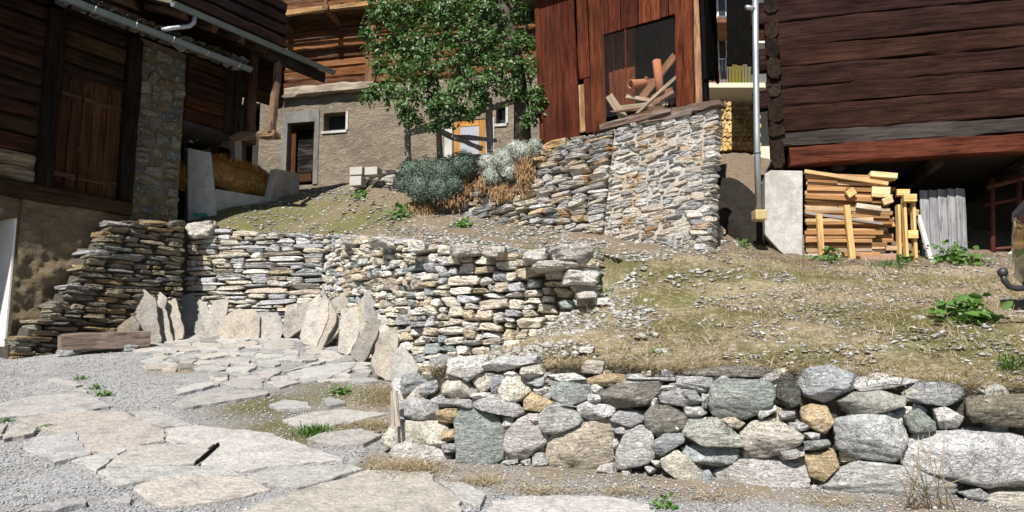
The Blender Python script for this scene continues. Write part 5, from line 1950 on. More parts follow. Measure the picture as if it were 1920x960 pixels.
# horizontal logs left of the door and above it
t_p1, t_d0, t_d1 = T(64, 300)[0], T(96, 300)[0], T(221, 300)[0]
z_dt = T(160, 150)[1]
z = z_sill + 0.22
while z < z_eave + 0.3:
    h_ = random.uniform(0.2, 0.3)
    col = random.choice(DK)
    if abs(z - T(30, 330)[1]) < 0.2:
        col = (0.26, 0.20, 0.13)
    beam('log', lb(-5.5, -0.05, z + h_ / 2), lb(t_p1 - 0.005, -0.05, z + h_ / 2), 0.2, h_ - 0.015, M['darklog'], barn, jit(col, 0.2), rough=0.008)
    if z > z_dt - 0.05:
        beam('log', lb(t_d0 + 0.005, -0.05, z + h_ / 2), lb(t_d1 - 0.005, -0.05, z + h_ / 2), 0.2, h_ - 0.015, M['darklog'], barn, jit(random.choice(DK), 0.2), rough=0.008)
    z += h_
# plank door of two leaves
z_d0 = T(160, 388)[1]
door = beam('door', lb(t_d0 + 0.1, -0.02, z_d0), lb(t_d0 + 0.1, -0.02, z_dt), 0.04, 0.19, M['darklog'], barn, (0.045, 0.018, 0.009), rough=0.003, up=(WD.x, WD.y, 0))
edges = [t_d0 + 0.2, T(145, 300)[0], T(165, 300)[0], T(193, 300)[0], t_d1]
for a, b in zip(edges[:-1], edges[1:]):
    beam('plank', lb((a + b) / 2, 0.0, z_d0), lb((a + b) / 2, 0.0, z_dt + random.uniform(-0.02, 0.02)), 0.04, b - a - 0.012, M['darklog'], door, jit((0.062, 0.028, 0.012), 0.25), rough=0.003, up=(WD.x, WD.y, 0))
for py in (188, 336):
    zz = T(160, py)[1]
    for a, b in ((t_d0 + 0.03, edges[1] - 0.03), (edges[1] + 0.01, t_d1 - 0.02)):
        beam('batten', lb(a, 0.035, zz), lb(b, 0.035, zz - 0.01), 0.03, 0.07, M['darklog'], door, (0.075, 0.045, 0.025), rough=0.004)
tube('latch', [lb(T(143, 275)[0], 0.03, T(143, 275)[1]), lb(T(143, 275)[0], 0.07, T(143, 275)[1] - 0.02), lb(T(143, 275)[0], 0.06, T(143, 275)[1] - 0.08)], 0.009, M['iron'], door, sides=6)
# mortared rubble pillar
wQ = Wall(W0 + WD * t_pl0 + WN * 0.06, W0 + WD * t_pl1 + WN * 0.06)
pil = prism('pillar', [lb(t_pl0 + 0.01, 0.03, z_sill - 0.35), lb(t_pl1 - 0.01, 0.03, z_sill - 0.35), lb(t_pl1 - 0.01, 0.03, z_eave + 0.2), lb(t_pl0 + 0.01, 0.03, z_eave + 0.2)],
            [lb(t_pl0 + 0.01, -0.5, z_sill - 0.35), lb(t_pl1 - 0.01, -0.5, z_sill - 0.35), lb(t_pl1 - 0.01, -0.5, z_eave + 0.2), lb(t_pl0 + 0.01, -0.5, z_eave + 0.2)], M['mortar_dim'], barn)
pack(wQ, pil, lambda u: z_sill - 0.3, lambda u: z_eave + 0.1, (0.14, 0.45), (0.08, 0.24), ['rubble', 'slab', 'round'], [(0.12, 0.125, 0.12), (0.145, 0.132, 0.105), (0.165, 0.145, 0.105), (0.10, 0.108, 0.11), (0.14, 0.11, 0.07), (0.18, 0.17, 0.14)], 'boulder', depth=0.2, proud=0.012, tilt=0.1)
# timber wing right of the pillar
zl0 = T(337, 222)[1]
z = zl0
k = 0
while z < z_eave + 0.3:
    h_ = random.uniform(0.2, 0.27)
    beam('log', lb(t_pl1 + 0.01, 0.0, z + h_ / 2), lb(t_c - 0.1, 0.0, z + h_ / 2 - 0.0), 0.2, h_ - 0.015, M['darklog'], barn, jit((0.055, 0.020, 0.010) if k < 2 else random.choice(DK), 0.15), rough=0.008)
    z += h_
    k += 1
for tt in (t_c - 0.05, t_c - 0.24):
    beam('post', lb(tt, 0.06, zl0 - 0.05), lb(tt, 0.06, z_eave + 0.3), 0.2, 0.15, M['darklog'], barn, (0.022, 0.015, 0.011), rough=0.01, up=(WD.x, WD.y, 0))
# dark underside and far walls of the barn
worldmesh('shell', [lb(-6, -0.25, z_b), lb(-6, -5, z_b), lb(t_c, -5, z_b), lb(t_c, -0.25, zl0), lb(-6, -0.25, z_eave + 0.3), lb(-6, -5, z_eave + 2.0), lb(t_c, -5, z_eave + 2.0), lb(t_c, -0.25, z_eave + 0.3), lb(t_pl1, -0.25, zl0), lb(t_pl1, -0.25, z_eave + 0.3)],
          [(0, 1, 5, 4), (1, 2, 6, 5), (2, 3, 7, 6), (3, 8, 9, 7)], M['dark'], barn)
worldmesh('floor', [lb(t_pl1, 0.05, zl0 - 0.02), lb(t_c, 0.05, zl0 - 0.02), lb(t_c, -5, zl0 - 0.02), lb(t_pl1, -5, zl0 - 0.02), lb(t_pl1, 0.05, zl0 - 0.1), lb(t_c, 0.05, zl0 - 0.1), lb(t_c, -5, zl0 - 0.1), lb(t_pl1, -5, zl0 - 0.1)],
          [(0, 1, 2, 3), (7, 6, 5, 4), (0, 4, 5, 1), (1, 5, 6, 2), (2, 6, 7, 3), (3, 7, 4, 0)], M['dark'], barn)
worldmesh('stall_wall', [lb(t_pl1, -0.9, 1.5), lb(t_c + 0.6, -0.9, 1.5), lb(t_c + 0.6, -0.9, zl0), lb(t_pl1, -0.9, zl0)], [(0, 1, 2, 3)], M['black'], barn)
# roof, eave stones and gutter
t_g1 = T(466, 132, 0.7)[0]
rise = 0.42
roof = prism('roof', [lb(-6.5, 0.68, z_eave + 0.06), lb(t_g1 - 0.02, 0.68, z_eave + 0.06), lb(t_g1 - 0.02, -4.5, z_eave + 0.06 + rise * 5.2), lb(-6.5, -4.5, z_eave + 0.06 + rise * 5.2)],
             [lb(-6.5, 0.68, z_eave + 0.11), lb(t_g1 - 0.02, 0.68, z_eave + 0.11), lb(t_g1 - 0.02, -4.5, z_eave + 0.11 + rise * 5.2), lb(-6.5, -4.5, z_eave + 0.11 + rise * 5.2)], M['darklog'], barn, (0.04, 0.03, 0.025))
t = -4.0
while t < t_g1 - 0.1:
    w_ = random.uniform(0.14, 0.26)
    o = bpy.data.objects.new('roof_stone', pooled('slab', 'stone'))
    link(o, roof, Matrix.Translation(lb(t + w_ / 2, 0.58, z_eave + 0.125 + random.uniform(-0.008, 0.012))) @ Matrix.Rotation(ANG, 4, 'Z') @ Matrix.Rotation(-math.atan(rise), 4, 'X') @ Matrix.Rotation(math.pi, 4, 'Z') @ Matrix.Diagonal((w_ / 2, 0.16, 0.014, 1)))
    o.color = (*random.choice([(0.06, 0.055, 0.04), (0.045, 0.045, 0.035), (0.16, 0.15, 0.14), (0.06, 0.058, 0.025)]), 1)
    t += w_


def gutter(name, a, b, r, mat, parent):
    a, b = Vector(a), Vector(b)
    t_ = (b - a).normalized()
    s_ = Vector((t_.y, -t_.x, 0)).normalized()
    vs_, fs = [], []
    n = 12
    for p in (a, b):
        for rr in (r, r * 0.9):
            for k_ in range(n + 1):
                an = math.pi + math.pi * k_ / n
                vs_.append(p + s_ * math.cos(an) * rr + Vector((0, 0, 1)) * math.sin(an) * rr)
    m = n + 1
    for k_ in range(n):
        fs.append((k_, k_ + 1, 2 * m + k_ + 1, 2 * m + k_))
        fs.append((m + k_ + 1, m + k_, 3 * m + k_, 3 * m + k_ + 1))
        fs.append((k_ + 1, k_, m + k_, m + k_ + 1))
        fs.append((2 * m + k_, 2 * m + k_ + 1, 3 * m + k_ + 1, 3 * m + k_))
    fs += [(0, m, 3 * m, 2 * m), (n, 2 * m + n, 3 * m + n, m + n)]
    # end plates
    fs += [tuple(range(0, m)), tuple(range(2 * m + n, 2 * m - 1, -1))]
    return worldmesh(name, vs_, fs, mat, parent, None, True)


g = gutter('gutter', lb(-6.5, 0.74, z_eave + 0.06), lb(t_g1, 0.74, z_eave + 0.06), 0.075, M['zinc_dark'], barn)
for t in np.arange(-1.5, t_g1, 0.62):
    pts = [lb(t, 0.74 + 0.079 * math.cos(a), z_eave + 0.06 + 0.079 * math.sin(a)) for a in np.linspace(math.pi, 2 * math.pi, 9)]
    tube('gutter_strap', pts, 0.008, M['zinc'], g, sides=5)

# ------------------------------------------------------------------ lean-to behind: second roof with post and beam
lt = thing('hay_barn', lb(4.6, -1.2, 4.0), 'dark timber hay barn with a lower gutter roof behind the stone barn', 'barn')
o2 = 0.95
ta, za = T(325, 8, o2)
tb, zb2 = T(620, 139, o2)
z2 = (za + zb2) / 2
r2 = prism('roof', [lb(ta, o2 - 0.05, z2 + 0.05), lb(tb, o2 - 0.05, z2 + 0.05), lb(tb, -4, z2 + 0.05 + 0.4 * 4.9), lb(ta, -4, z2 + 0.05 + 0.4 * 4.9)],
           [lb(ta, o2 - 0.05, z2 + 0.11), lb(tb, o2 - 0.05, z2 + 0.11), lb(tb, -4, z2 + 0.11 + 0.4 * 4.9), lb(ta, -4, z2 + 0.11 + 0.4 * 4.9)], M['tile'], lt)
g2_ = gutter('gutter', lb(ta - 0.02, o2 + 0.02, z2 + 0.04), lb(tb + 0.05, o2 + 0.02, z2 + 0.04), 0.07, M['zinc_dark'], lt)
tg = T(366, 25, o2)[0]
tube('downpipe', [lb(tg, o2, z2 - 0.02), lb(tg, o2 - 0.02, z2 - 0.12), lb(tg - 0.06, o2 - 0.04, z2 - 0.2), lb(tg - 0.3, o2 - 0.14, z2 - 0.3), lb(tg - 0.42, o2 - 0.2, z2 - 0.36)], 0.035, M['zinc'], lt, sides=10)
beam('fascia', lb(tb - 1.4, o2 - 0.13, z2 - 0.08), lb(tb - 0.05, o2 - 0.13, z2 - 0.08), 0.09, 0.2, M['darklog'], lt, (0.035, 0.028, 0.024), rough=0.006)
for k in range(6):
    t = lerp(ta + 0.3, tb - 0.3, k / 5)
    beam('rafter', lb(t, o2 - 0.12, z2 - 0.02), lb(t, -1.5, z2 - 0.02 + 0.4 * (o2 + 1.38)), 0.1, 0.12, M['darklog'], lt, (0.10, 0.06, 0.04), rough=0.008)
z = z2 - 0.5
for k in range(9):
    beam('log', lb(ta - 1.5, -0.35, z + 0.12), lb(t_c + 1.3, -0.35, z + 0.12), 0.2, 0.235, M['darklog'], lt, jit(random.choice(DK), 0.2), rough=0.008)
    z += 0.245
beam('post', lb(t_c + 0.55, -0.3, zl0), lb(t_c + 0.55, -0.3, z2 + 0.5), 0.2, 0.2, M['darklog'], lt, (0.10, 0.06, 0.04), rough=0.01, up=(WD.x, WD.y, 0))
pe = hit(518, 254, lb(t_c, 0, 0), (WD.x, WD.y, 0))
beam('carrier_log', lb(t_c - 0.05, 0.0, T(432, 256)[1]), pe, 0.16, 0.15, M['darklog'], lt, (0.17, 0.11, 0.07), rough=0.016, cham=0.3)
pt_ = hit(522, 112, lb(tb, o2 - 0.15, 0), (WN.x, WN.y, 0))
beam('prop', pe + Vector((-0.1, 0.06, 0.05)), pt_, 0.12, 0.13, M['darklog'], lt, (0.16, 0.10, 0.07), rough=0.01, up=(WD.x, WD.y, 0))
beam('bracket', pt_ + Vector((-0.08, 0.2, -0.55)), pt_ + Vector((-0.02, 0.05, -0.02)), 0.05, 0.3, M['darklog'], lt, (0.16, 0.11, 0.08), rough=0.006)

# ------------------------------------------------------------------ manure stead
ms = thing('manure_stead', P(450, 395, 13.6), 'concrete manure stead with low wall and wing wall beside the barn', 'manure stead')
Yp = 13.25


def quadprism(name, pix, Y, dep, mat, parent, col=None, dx=0.0, bev=0.01):
    fr = [P(x, y, Y) for x, y in pix]
    bk_ = [p + Vector((dx, dep, 0)) for p in fr]
    return prism(name, fr, bk_, mat, parent, col, bev)


quadprism('pillar', [(352, 415), (408, 412), (396, 286), (352, 277)], Yp, 0.75, M['concrete'], ms, dx=-0.46)
a_, b_ = P(404, 402, 13.4), P(508, 392, 14.4)
a2, b2 = P(404, 354, 13.4), P(508, 371, 14.4)
prism('low_wall', [a_, b_, b2, a2], [p + Vector((-0.15, 0.12, 0)) for p in (a_, b_, b2, a2)], M['concrete'], ms, None, 0.01)
wg = [P(504, 382, 14.3), P(562, 362, 15.4), P(561, 325, 15.4), P(520, 316, 14.35)]
prism('wing_wall', wg, [p + Vector((-0.16, 0.08, 0)) for p in wg], M['pier'], ms, None, 0.012)
quadprism('column', [(409, 350), (441, 350), (441, 255), (409, 255)], 14.95, 0.4, M['concrete'], ms)
d, f0 = CS[20]
hv = []
for v in d:
    w_ = Vector(v)
    c = P(448, 366, 14.35)
    u_ = WD * (w_.x * 1.15) - WN * (w_.y * 0.42)
    zz = 0.14 + max(-0.3, w_.z) * 0.44 * (1 - 0.35 * w_.x)
    hv.append(Vector((c.x + u_.x - 0.10, c.y + u_.y, c.z + zz + 0.04 * math.sin(w_.x * 9) + 0.03 * math.sin(w_.y * 13 + w_.x * 5))))
heap = worldmesh('straw_heap', hv, f0, M['manure'], None, None, True)
tag(heap, 'heap of golden brown manure straw behind the low concrete wall', 'straw heap')
hp, hn = [], []
hs_ = heap.data
for v in hs_.vertices:
    if v.co.z > 0.1 * 0.4:
        for _ in range(9):
            hp.append(tuple(MW[heap.name] @ v.co + Vector((random.gauss(0, 0.05), random.gauss(0, 0.05), random.gauss(0, 0.01)))))
st_ = blades('straw', np.array(hp), (0.08, 0.26), (0.006, 0.014), M['manure'], lie=0.68, parent=heap, seed=3)
st_["kind"] = 'stuff'
# iron valve on the pillar
va = thing('slurry_valve', P(362, 278, Yp + 0.2), 'black iron slurry valve with a pipe flange on the concrete pillar', 'valve')
pv = P(352, 264, Yp + 0.25)
tube('body', [pv + Vector((-0.14, 0, 0)), pv + Vector((-0.05, 0, 0.01)), pv + Vector((0.05, 0, 0))], [0.05, 0.075, 0.06], M['iron'], va, sides=12)
tube('pipe', [pv + Vector((0.0, 0, 0.02)), pv + Vector((0.20, -0.06, 0.03))], 0.035, M['iron'], va, sides=12)
tube('flange', [pv + Vector((0.07, -0.02, 0.024)), pv + Vector((0.09, -0.028, 0.025))], 0.075, M['zinc'], va, sides=14)
tube('flange', [pv + Vector((0.19, -0.058, 0.03)), pv + Vector((0.21, -0.064, 0.031))], 0.055, M['zinc'], va, sides=14)
tube('stand', [pv + Vector((-0.04, 0, 0)), Vector((pv.x - 0.04, pv.y, P(360, 281, Yp).z - 0.02))], 0.04, M['iron'], va, sides=8)
gcv = [P(374 + 14 * math.cos(a) * rr, 402 - 3 * math.sin(a) * rr + random.uniform(-1.5, 1.5), Yp - 0.12) for rr in (1.0, 0.55) for a in np.linspace(0, 6.28, 15)[:-1]]
gf = [(i, (i + 1) % 14, 14 + (i + 1) % 14, 14 + i) for i in range(14)] + [tuple(range(14, 28))]
gc = worldmesh('plastic_sheet', gcv, gf, M['green_cloth'])
gc.modifiers.new('thick', 'SOLIDIFY').thickness = 0.03
tag(gc, 'crumpled green plastic sheet at the foot of the concrete pillar', 'plastic sheet')

# ------------------------------------------------------------------ right log barn
bR0 = xy(1447, 250, 10.5)
bdir = Vector((4.01, -1.0)).normalized()
wR = Wall(bR0, bR0 + bdir * 7.0)
lbarn = thing('log_barn', (bR0.x + 0.2, bR0.y, 2.9), 'dark log barn raised on a concrete pier above the lumber stack', 'barn')


def rk(px, py, out=0.0):
    o = wR.pt(0, 0, out)
    return hit(px, py, o, (wR.n.x, wR.n.y, 0))


rows = [312, 278, 250, 201, 166, 128, 90, 43, 2, -40, -82, -124]
RB = [(0.031, 0.0138, 0.0050), (0.026, 0.0118, 0.0044), (0.036, 0.0160, 0.0058), (0.028, 0.0130, 0.0050)]
for i in range(len(rows) - 1):
    z0, z1 = rk(1447, rows[i]).z, rk(1447, rows[i + 1]).z
    col = jit(random.choice(RB), 0.15)
    left = -0.02 if i else 0.22
    if i == 0:
        col = (0.085, 0.026, 0.015)
    if i == 1:
        col = (0.045, 0.038, 0.035)
    beam('log', wR.pt(left - 0.20 * (i % 2) * (i > 1), (z0 + z1) / 2, -0.1 + (0.03 if i == 0 else random.uniform(-0.012, 0.012))), wR.pt(7, (z0 + z1) / 2, -0.1), 0.22, (z1 - z0) - 0.006, M['darklog'], lbarn, col, rough=0.010, seg=36, cham=0.09)
sb = Vector((0.42, 1.0)).normalized()
for i in range(len(rows) - 1):
    z0, z1 = rk(1447, rows[i] - 17).z, rk(1447, rows[i + 1] - 17).z
    if i == 0:
        z0 -= 0.16
    p = wR.pt(0.06, (z0 + z1) / 2, 0.03 + random.uniform(-0.03, 0.04))
    beam('side_log', p, p + Vector((sb.x, sb.y, 0)) * 4.5, 0.19, (z1 - z0) - 0.015, M['darklog'], lbarn, jit((0.022, 0.015, 0.011), 0.3), rough=0.014, cham=0.28)
zu = rk(1447, 312).z
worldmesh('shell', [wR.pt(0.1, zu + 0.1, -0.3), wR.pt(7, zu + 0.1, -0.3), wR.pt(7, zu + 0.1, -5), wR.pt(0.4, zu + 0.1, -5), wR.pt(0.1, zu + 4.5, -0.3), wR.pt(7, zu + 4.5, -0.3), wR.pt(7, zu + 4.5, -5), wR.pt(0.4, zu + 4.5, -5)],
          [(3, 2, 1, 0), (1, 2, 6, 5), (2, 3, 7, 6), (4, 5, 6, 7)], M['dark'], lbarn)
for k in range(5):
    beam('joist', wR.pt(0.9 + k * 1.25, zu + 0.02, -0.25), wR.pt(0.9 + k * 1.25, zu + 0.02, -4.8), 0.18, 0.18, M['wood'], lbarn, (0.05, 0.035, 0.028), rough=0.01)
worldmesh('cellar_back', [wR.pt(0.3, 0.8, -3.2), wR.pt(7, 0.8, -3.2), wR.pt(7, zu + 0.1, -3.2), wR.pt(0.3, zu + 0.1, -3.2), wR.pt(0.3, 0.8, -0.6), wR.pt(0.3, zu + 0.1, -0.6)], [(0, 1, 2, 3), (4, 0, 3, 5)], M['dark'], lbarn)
zrf = rk(1447, -124).z
prism('roof', [wR.pt(0.3, zrf, 0.3), wR.pt(7.5, zrf, 0.3), wR.pt(7.5, zrf + 1.8, -3), wR.pt(1.0, zrf + 1.8, -3)], [wR.pt(0.3, zrf + 0.15, 0.3), wR.pt(7.5, zrf + 0.15, 0.3), wR.pt(7.5, zrf + 1.95, -3), wR.pt(1.0, zrf + 1.95, -3)], M['tile'], lbarn)
# concrete pier with a slanting foot
pq = [(1505, 494), (1505, 320), (1445, 319), (1434, 326), (1434, 440), (1462, 470), (1488, 492)]
fr = [rk(x, y, 0.10) for x, y in pq]
pier = prism('pier', fr, [p + Vector((0.12, 0.5, 0)) for p in fr], M['pier'], lbarn, None, 0.012)
# downspout
ds = tube('downspout', [P(1416, -40, 10.2), P(1417, 100, 10.2), P(1419, 250, 10.2), P(1422, 392, 10.2)], 0.042, M['zinc'], lbarn, sides=14)
tube('inlet', [P(1417, 18, 10.2), P(1407, 15, 10.17), P(1399, 14, 10.14)], 0.034, M['zinc'], ds, sides=12)
tube('collar', [P(1420, 284, 10.2), P(1420, 289, 10.2)], 0.048, M['zinc_dark'], ds, sides=14)
tube('clamp', [P(1420, 180, 10.22), P(1432, 178, 10.35)], 0.012, M['iron'], ds, sides=6)
o = box('foot_block', P(1424, 414, 10.2), 0.16, 0.2, 0.14, M['paint'], lbarn, (0.40, 0.32, 0.16), bev=0.02)
# black hanging boards of the barn gallery
for k in range(5):
    x_ = 1368 + k * 9.5
    beam('gallery_board', P(x_, 122 - (k % 2) * 4 + random.uniform(-3, 3), 13.2), P(x_, -70, 13.2), 0.05, 0.098, M['black'], lbarn, rough=0.006, up=(1, 0, 0))

# ------------------------------------------------------------------ lumber stack
LUM = [(0.38, 0.215, 0.10), (0.44, 0.265, 0.13), (0.31, 0.165, 0.07), (0.50, 0.34, 0.20), (0.22, 0.12, 0.055), (0.33, 0.25, 0.17)]
LAB = 'sawn pale lumber piece in the stack between the concrete pier and the pallet'
GRP = 'sawn lumber in the stack under the log barn'


def lum(x0, y0, x1, y1, h, out, dep=0.09, col=None, lab=LAB):
    o = beam('lumber_piece', rk(x0, y0, out), rk(x1, y1, out), dep, h / F * 10.4, M['lumber'], None, jit(col or random.choice(LUM), 0.1), rough=0.002, cham=0.06)
    tag(o, lab, 'lumber', GRP)
    return o


y = 481
ORD = nth[:20] + ['twenty-first', 'twenty-second', 'twenty-third', 'twenty-fourth', 'twenty-fifth', 'twenty-sixth', 'twenty-seventh', 'twenty-eighth', 'twenty-ninth', 'thirtieth', 'thirty-first', 'thirty-second', 'thirty-third', 'thirty-fourth', 'thirty-fifth', 'thirty-sixth']
lay = 0
while y > 330:
    h_ = random.uniform(4.2, 8.0)
    tl = random.uniform(-2, 3) if y > 415 else random.uniform(2, 9)
    x1 = random.uniform(1632, 1676)
    x0 = 1508 + random.uniform(0, 6)
    ln_ = ORD[lay]
    if random.random() < 0.35:
        xm = random.uniform(1560, 1610)
        lum(x0, y - h_ / 2, xm - 2, y - h_ / 2 + tl * 0.4, h_, 0.02 + random.uniform(-0.03, 0.04), lab='left lumber piece of the %s layer from the ground in the stack' % ln_)
        lum(xm, y - h_ / 2 + tl * 0.4, x1, y - h_ / 2 + tl, h_, 0.02 + random.uniform(-0.03, 0.04), lab='right lumber piece of the %s layer from the ground in the stack' % ln_)
    else:
        lum(x0, y - h_ / 2, x1, y - h_ / 2 + tl, h_, 0.02 + random.uniform(-0.03, 0.05), lab='long front lumber piece of the %s layer from the ground' % ln_)
    lum(x0 + random.uniform(0, 8), y - h_ / 2, random.uniform(1650, 1680), y - h_ / 2 + tl * 0.6, h_, -0.12, 0.14, lab='lumber piece set back behind the %s layer from the ground' % ln_)
    lay += 1
    y -= h_ * 0.97
lum(1508, 322, 1664, 345, 7, 0.08, col=(0.66, 0.45, 0.22), lab='long thin lumber piece sloping down across the top of the stack')
lum(1630, 328, 1680, 332, 10, 0.03, 0.16, (0.70, 0.55, 0.30), 'short thick lumber block lying on top of the stack at the right')
lum(1634, 360, 1668, 361, 19, 0.10, 0.08, (0.70, 0.52, 0.28), 'wide lumber block end jutting from the upper right of the stack')
lum(1588, 367, 1602, 358, 14, 0.13, 0.1, (0.64, 0.43, 0.2), 'small square lumber offcut lying askew on the face of the stack')
lum(1655, 380, 1672, 374, 12, 0.10, 0.09, (0.68, 0.5, 0.27), 'small cube of lumber at the right edge of the stack')
lum(1605, 386, 1650, 392, 9, 0.10, 0.09, (0.50, 0.42, 0.33), 'short greyish lumber piece in the upper half of the stack')
lum(1510, 399, 1655, 420, 5, 0.085, 0.06, (0.26, 0.24, 0.22), 'thin grey weathered board crossing the middle of the stack')
lum(1660, 465, 1690, 466, 9, 0.0, 0.08, (0.52, 0.36, 0.2), 'lumber piece sticking out to the right low in the stack')
for x0, y0, x1, y1, lab in ((1541, 487, 1535, 402, 'left one of the two upright stakes holding the lumber stack'), (1598, 486, 1587, 385, 'right one of the two upright stakes holding the lumber stack')):
    o = beam('stake', rk(x0, y0, 0.14), rk(x1, y1, 0.11), 0.05, 0.075, M['lumber'], None, (0.58, 0.36, 0.15), rough=0.002, up=(1, 0, 0), cham=0.06)
    tag(o, lab, 'stake')
for k, (x, w_) in enumerate(((1520, 26), (1565, 24), (1628, 36), (1660, 30))):
    p = rk(x, 492, -0.05)
    o = box('brick_base', p, w_ / F * 10.3, 0.3, 0.10, M['paint'], None, (0.33, 0.2, 0.14) if k > 1 else (0.36, 0.34, 0.31), rz=-0.25, bev=0.01)
    tag(o, ['grey stone block under the left end of the lumber stack', 'grey stone block between the stakes under the lumber stack', 'reddish brick block under the lumber stack right of the stakes', 'reddish brick block under the right end of the lumber stack'][k], 'block')
# upright pallet
pal = thing('pallet', rk(1706, 497, 0.05), 'pale wooden pallet standing on edge at the end of the lumber stack', 'pallet')
for x0, x1, yt, yb in ((1694, 1699, 372, 482), (1711, 1716, 372, 498), (1683, 1686, 385, 478)):
    beam('slat', rk(x1, yb, 0.05), rk(x0, yt, 0.02), 0.09, 0.035, M['lumber'], pal, jit((0.58, 0.38, 0.16)), rough=0.002, up=(1, 0, 0))
for x0, x1, yy, h_ in ((1693, 1717, 372, 14), (1701, 1720, 440, 15), (1680, 1704, 362, 12)):
    beam('block', rk(x0, yy, 0.08 if yy > 365 else -0.05), rk(x1, yy, 0.08 if yy > 365 else -0.05), 0.1, h_ / F * 10.3, M['lumber'], pal, jit((0.62, 0.43, 0.18)), rough=0.002, cham=0.05)
beam('slat', rk(1682, 392, -0.1), rk(1722, 400, -0.1), 0.03, 0.09, M['lumber'], pal, (0.4, 0.27, 0.13), rough=0.002)
o = beam('white_pole', rk(1747, 492, 0.05), rk(1722, 404, -0.15), 0.05, 0.05, M['paint'], None, (0.55, 0.54, 0.50), rough=0.003)
tag(o, 'thin white pole leaning on the grey plank door', 'pole')
pd = thing('plank_door', rk(1770, 490, -0.3), 'old grey plank door leaning in the dark under the log barn', 'door')
for k in range(5):
    x0 = 1728 + k * 17
    beam('plank', rk(x0 + 10, 494, -0.25), rk(x0 + 4, 358 - k, -0.45), 0.03, 16.3 / F * 10.6, M['greywood'], pd, jit((0.24, 0.24, 0.25), 0.12), rough=0.003, up=(1, 0, 0))
scf = thing('scaffold_frame', rk(1880, 500, -0.1), 'rusty red steel scaffold frame under the log barn', 'scaffold')
for x0, x1, yt, yb in ((1860, 1862, 335, 505), (1911, 1906, 330, 503)):
    tube('upright', [rk(x1, yb, -0.9), rk(x0, yt, -0.9)], 0.035, M['rust'], scf, sides=10)
for (x0, y0), (x1, y1), r_ in (((1850, 352), (1925, 332), 0.035), ((1845, 385), (1912, 372), 0.02), ((1858, 468), (1908, 463), 0.022)):
    tube('crossbar', [rk(x0, y0, -0.9), rk(x1, y1, -0.9)], r_, M['rust'], scf, sides=10)
beam('brace', rk(1860, 506, -0.8), rk(1902, 471, -0.8), 0.03, 0.06, M['paint'], scf, (0.52, 0.51, 0.48), rough=0.003)
beam('brace', rk(1830, 498, -0.9), rk(1858, 474, -0.9), 0.03, 0.06, M['paint'], scf, (0.25, 0.25, 0.24), rough=0.003)

# ------------------------------------------------------------------ parked car (only its tail reaches into the frame)
car = thing('parked_car', (5.9, 5.6, hz(5.9, 5.6)), 'dark car with a black tow ball at the right edge, parked on the bank', 'car')
cg = hz(4.6, 5.6)
cx0 = P(1922, 500, 6.1).x
secs = [(-0.06, 0.52, 0.85, 0.40), (0.0, 0.45, 0.95, 0.62), (0.1, 0.36, 1.02, 0.80), (0.3, 0.32, 1.05, 0.86), (0.9, 0.25, 1.08, 0.88), (2.2, 0.25, 1.05, 0.88), (3.3, 0.25, 0.98, 0.87), (4.0, 0.30, 0.85, 0.80), (4.3, 0.4, 0.7, 0.65)]
cv, cf = [], []
for x, zb_, zt, hw in secs:
    for (fy_, fz) in ((-1, 0.15), (-1.0, 0.6), (-0.93, 0.92), (-0.7, 1.0), (0.7, 1.0), (0.93, 0.92), (1.0, 0.6), (1, 0.15), (0.85, 0.0), (-0.85, 0.0)):
        cv.append((cx0 + x, 5.6 + hw * fy_, cg + 0.05 + zb_ + (zt - zb_) * fz))
for i in range(len(secs) - 1):
    for k in range(10):
        j = (k + 1) % 10
        cf.append((i * 10 + k, i * 10 + j, (i + 1) * 10 + j, (i + 1) * 10 + k))
cf += [tuple(range(10)), tuple(range((len(secs) - 1) * 10 + 9, (len(secs) - 1) * 10 - 1, -1))]
worldmesh('body', cv, cf, M['car'], car, None, True)
cab = [(0.12, 1.0, 0.78), (0.55, 1.5, 0.66), (1.9, 1.56, 0.66), (2.9, 1.0, 0.78)]
cv, cf = [], []
for x, zt, hw in cab:
    cv += [(cx0 + x, 5.6 - hw, cg + 0.05 + zt), (cx0 + x, 5.6 + hw, cg + 0.05 + zt), (cx0 + x, 5.6 + 0.8, cg + 0.98), (cx0 + x, 5.6 - 0.8, cg + 0.98)]
for i in range(3):
    for k in range(4):
        j = (k + 1) % 4
        cf.append((i * 4 + k, i * 4 + j, (i + 1) * 4 + j, (i + 1) * 4 + k))
cf += [(0, 1, 2, 3), (15, 14, 13, 12)]
worldmesh('cabin', cv, cf, M['glass'], car)
for x in (0.85, 3.45):
    for s_ in (-1, 1):
        c = Vector((cx0 + x, 5.6 + s_ * 0.78, cg + 0.33))
        wl = tube('wheel', [c + Vector((0, -0.1, 0)), c + Vector((0, 0.1, 0))], 0.31, M['black'], car, sides=28)
        tube('rim', [c + Vector((0, -0.105, 0)), c + Vector((0, 0.105, 0))], 0.2, M['zinc'], wl, sides=20)
hb = P(1880, 508, 5.6)
hitch = tube('tow_hook', [Vector((cx0 + 0.4, 5.6, hb.z - 0.06)), Vector((cx0 + 0.06, 5.6, hb.z - 0.10)), P(1905, 541, 5.6), P(1892, 537, 5.6), P(1883, 526, 5.6), P(1880, 514, 5.6)], 0.022, M['iron'], car, sides=12)
d, f0 = CS[8]
bp = P(1880, 511, 5.6)
worldmesh('tow_ball', [bp + Vector(v) * 0.036 for v in d], f0, M['iron'], hitch, None, True)

# ------------------------------------------------------------------ firewood pile and white house behind the passage
wh_ = thing('white_house', P(1370, 290, 18), 'white rendered house with a balcony and yellow shutter beyond the passage', 'house')
Yh = 18.0


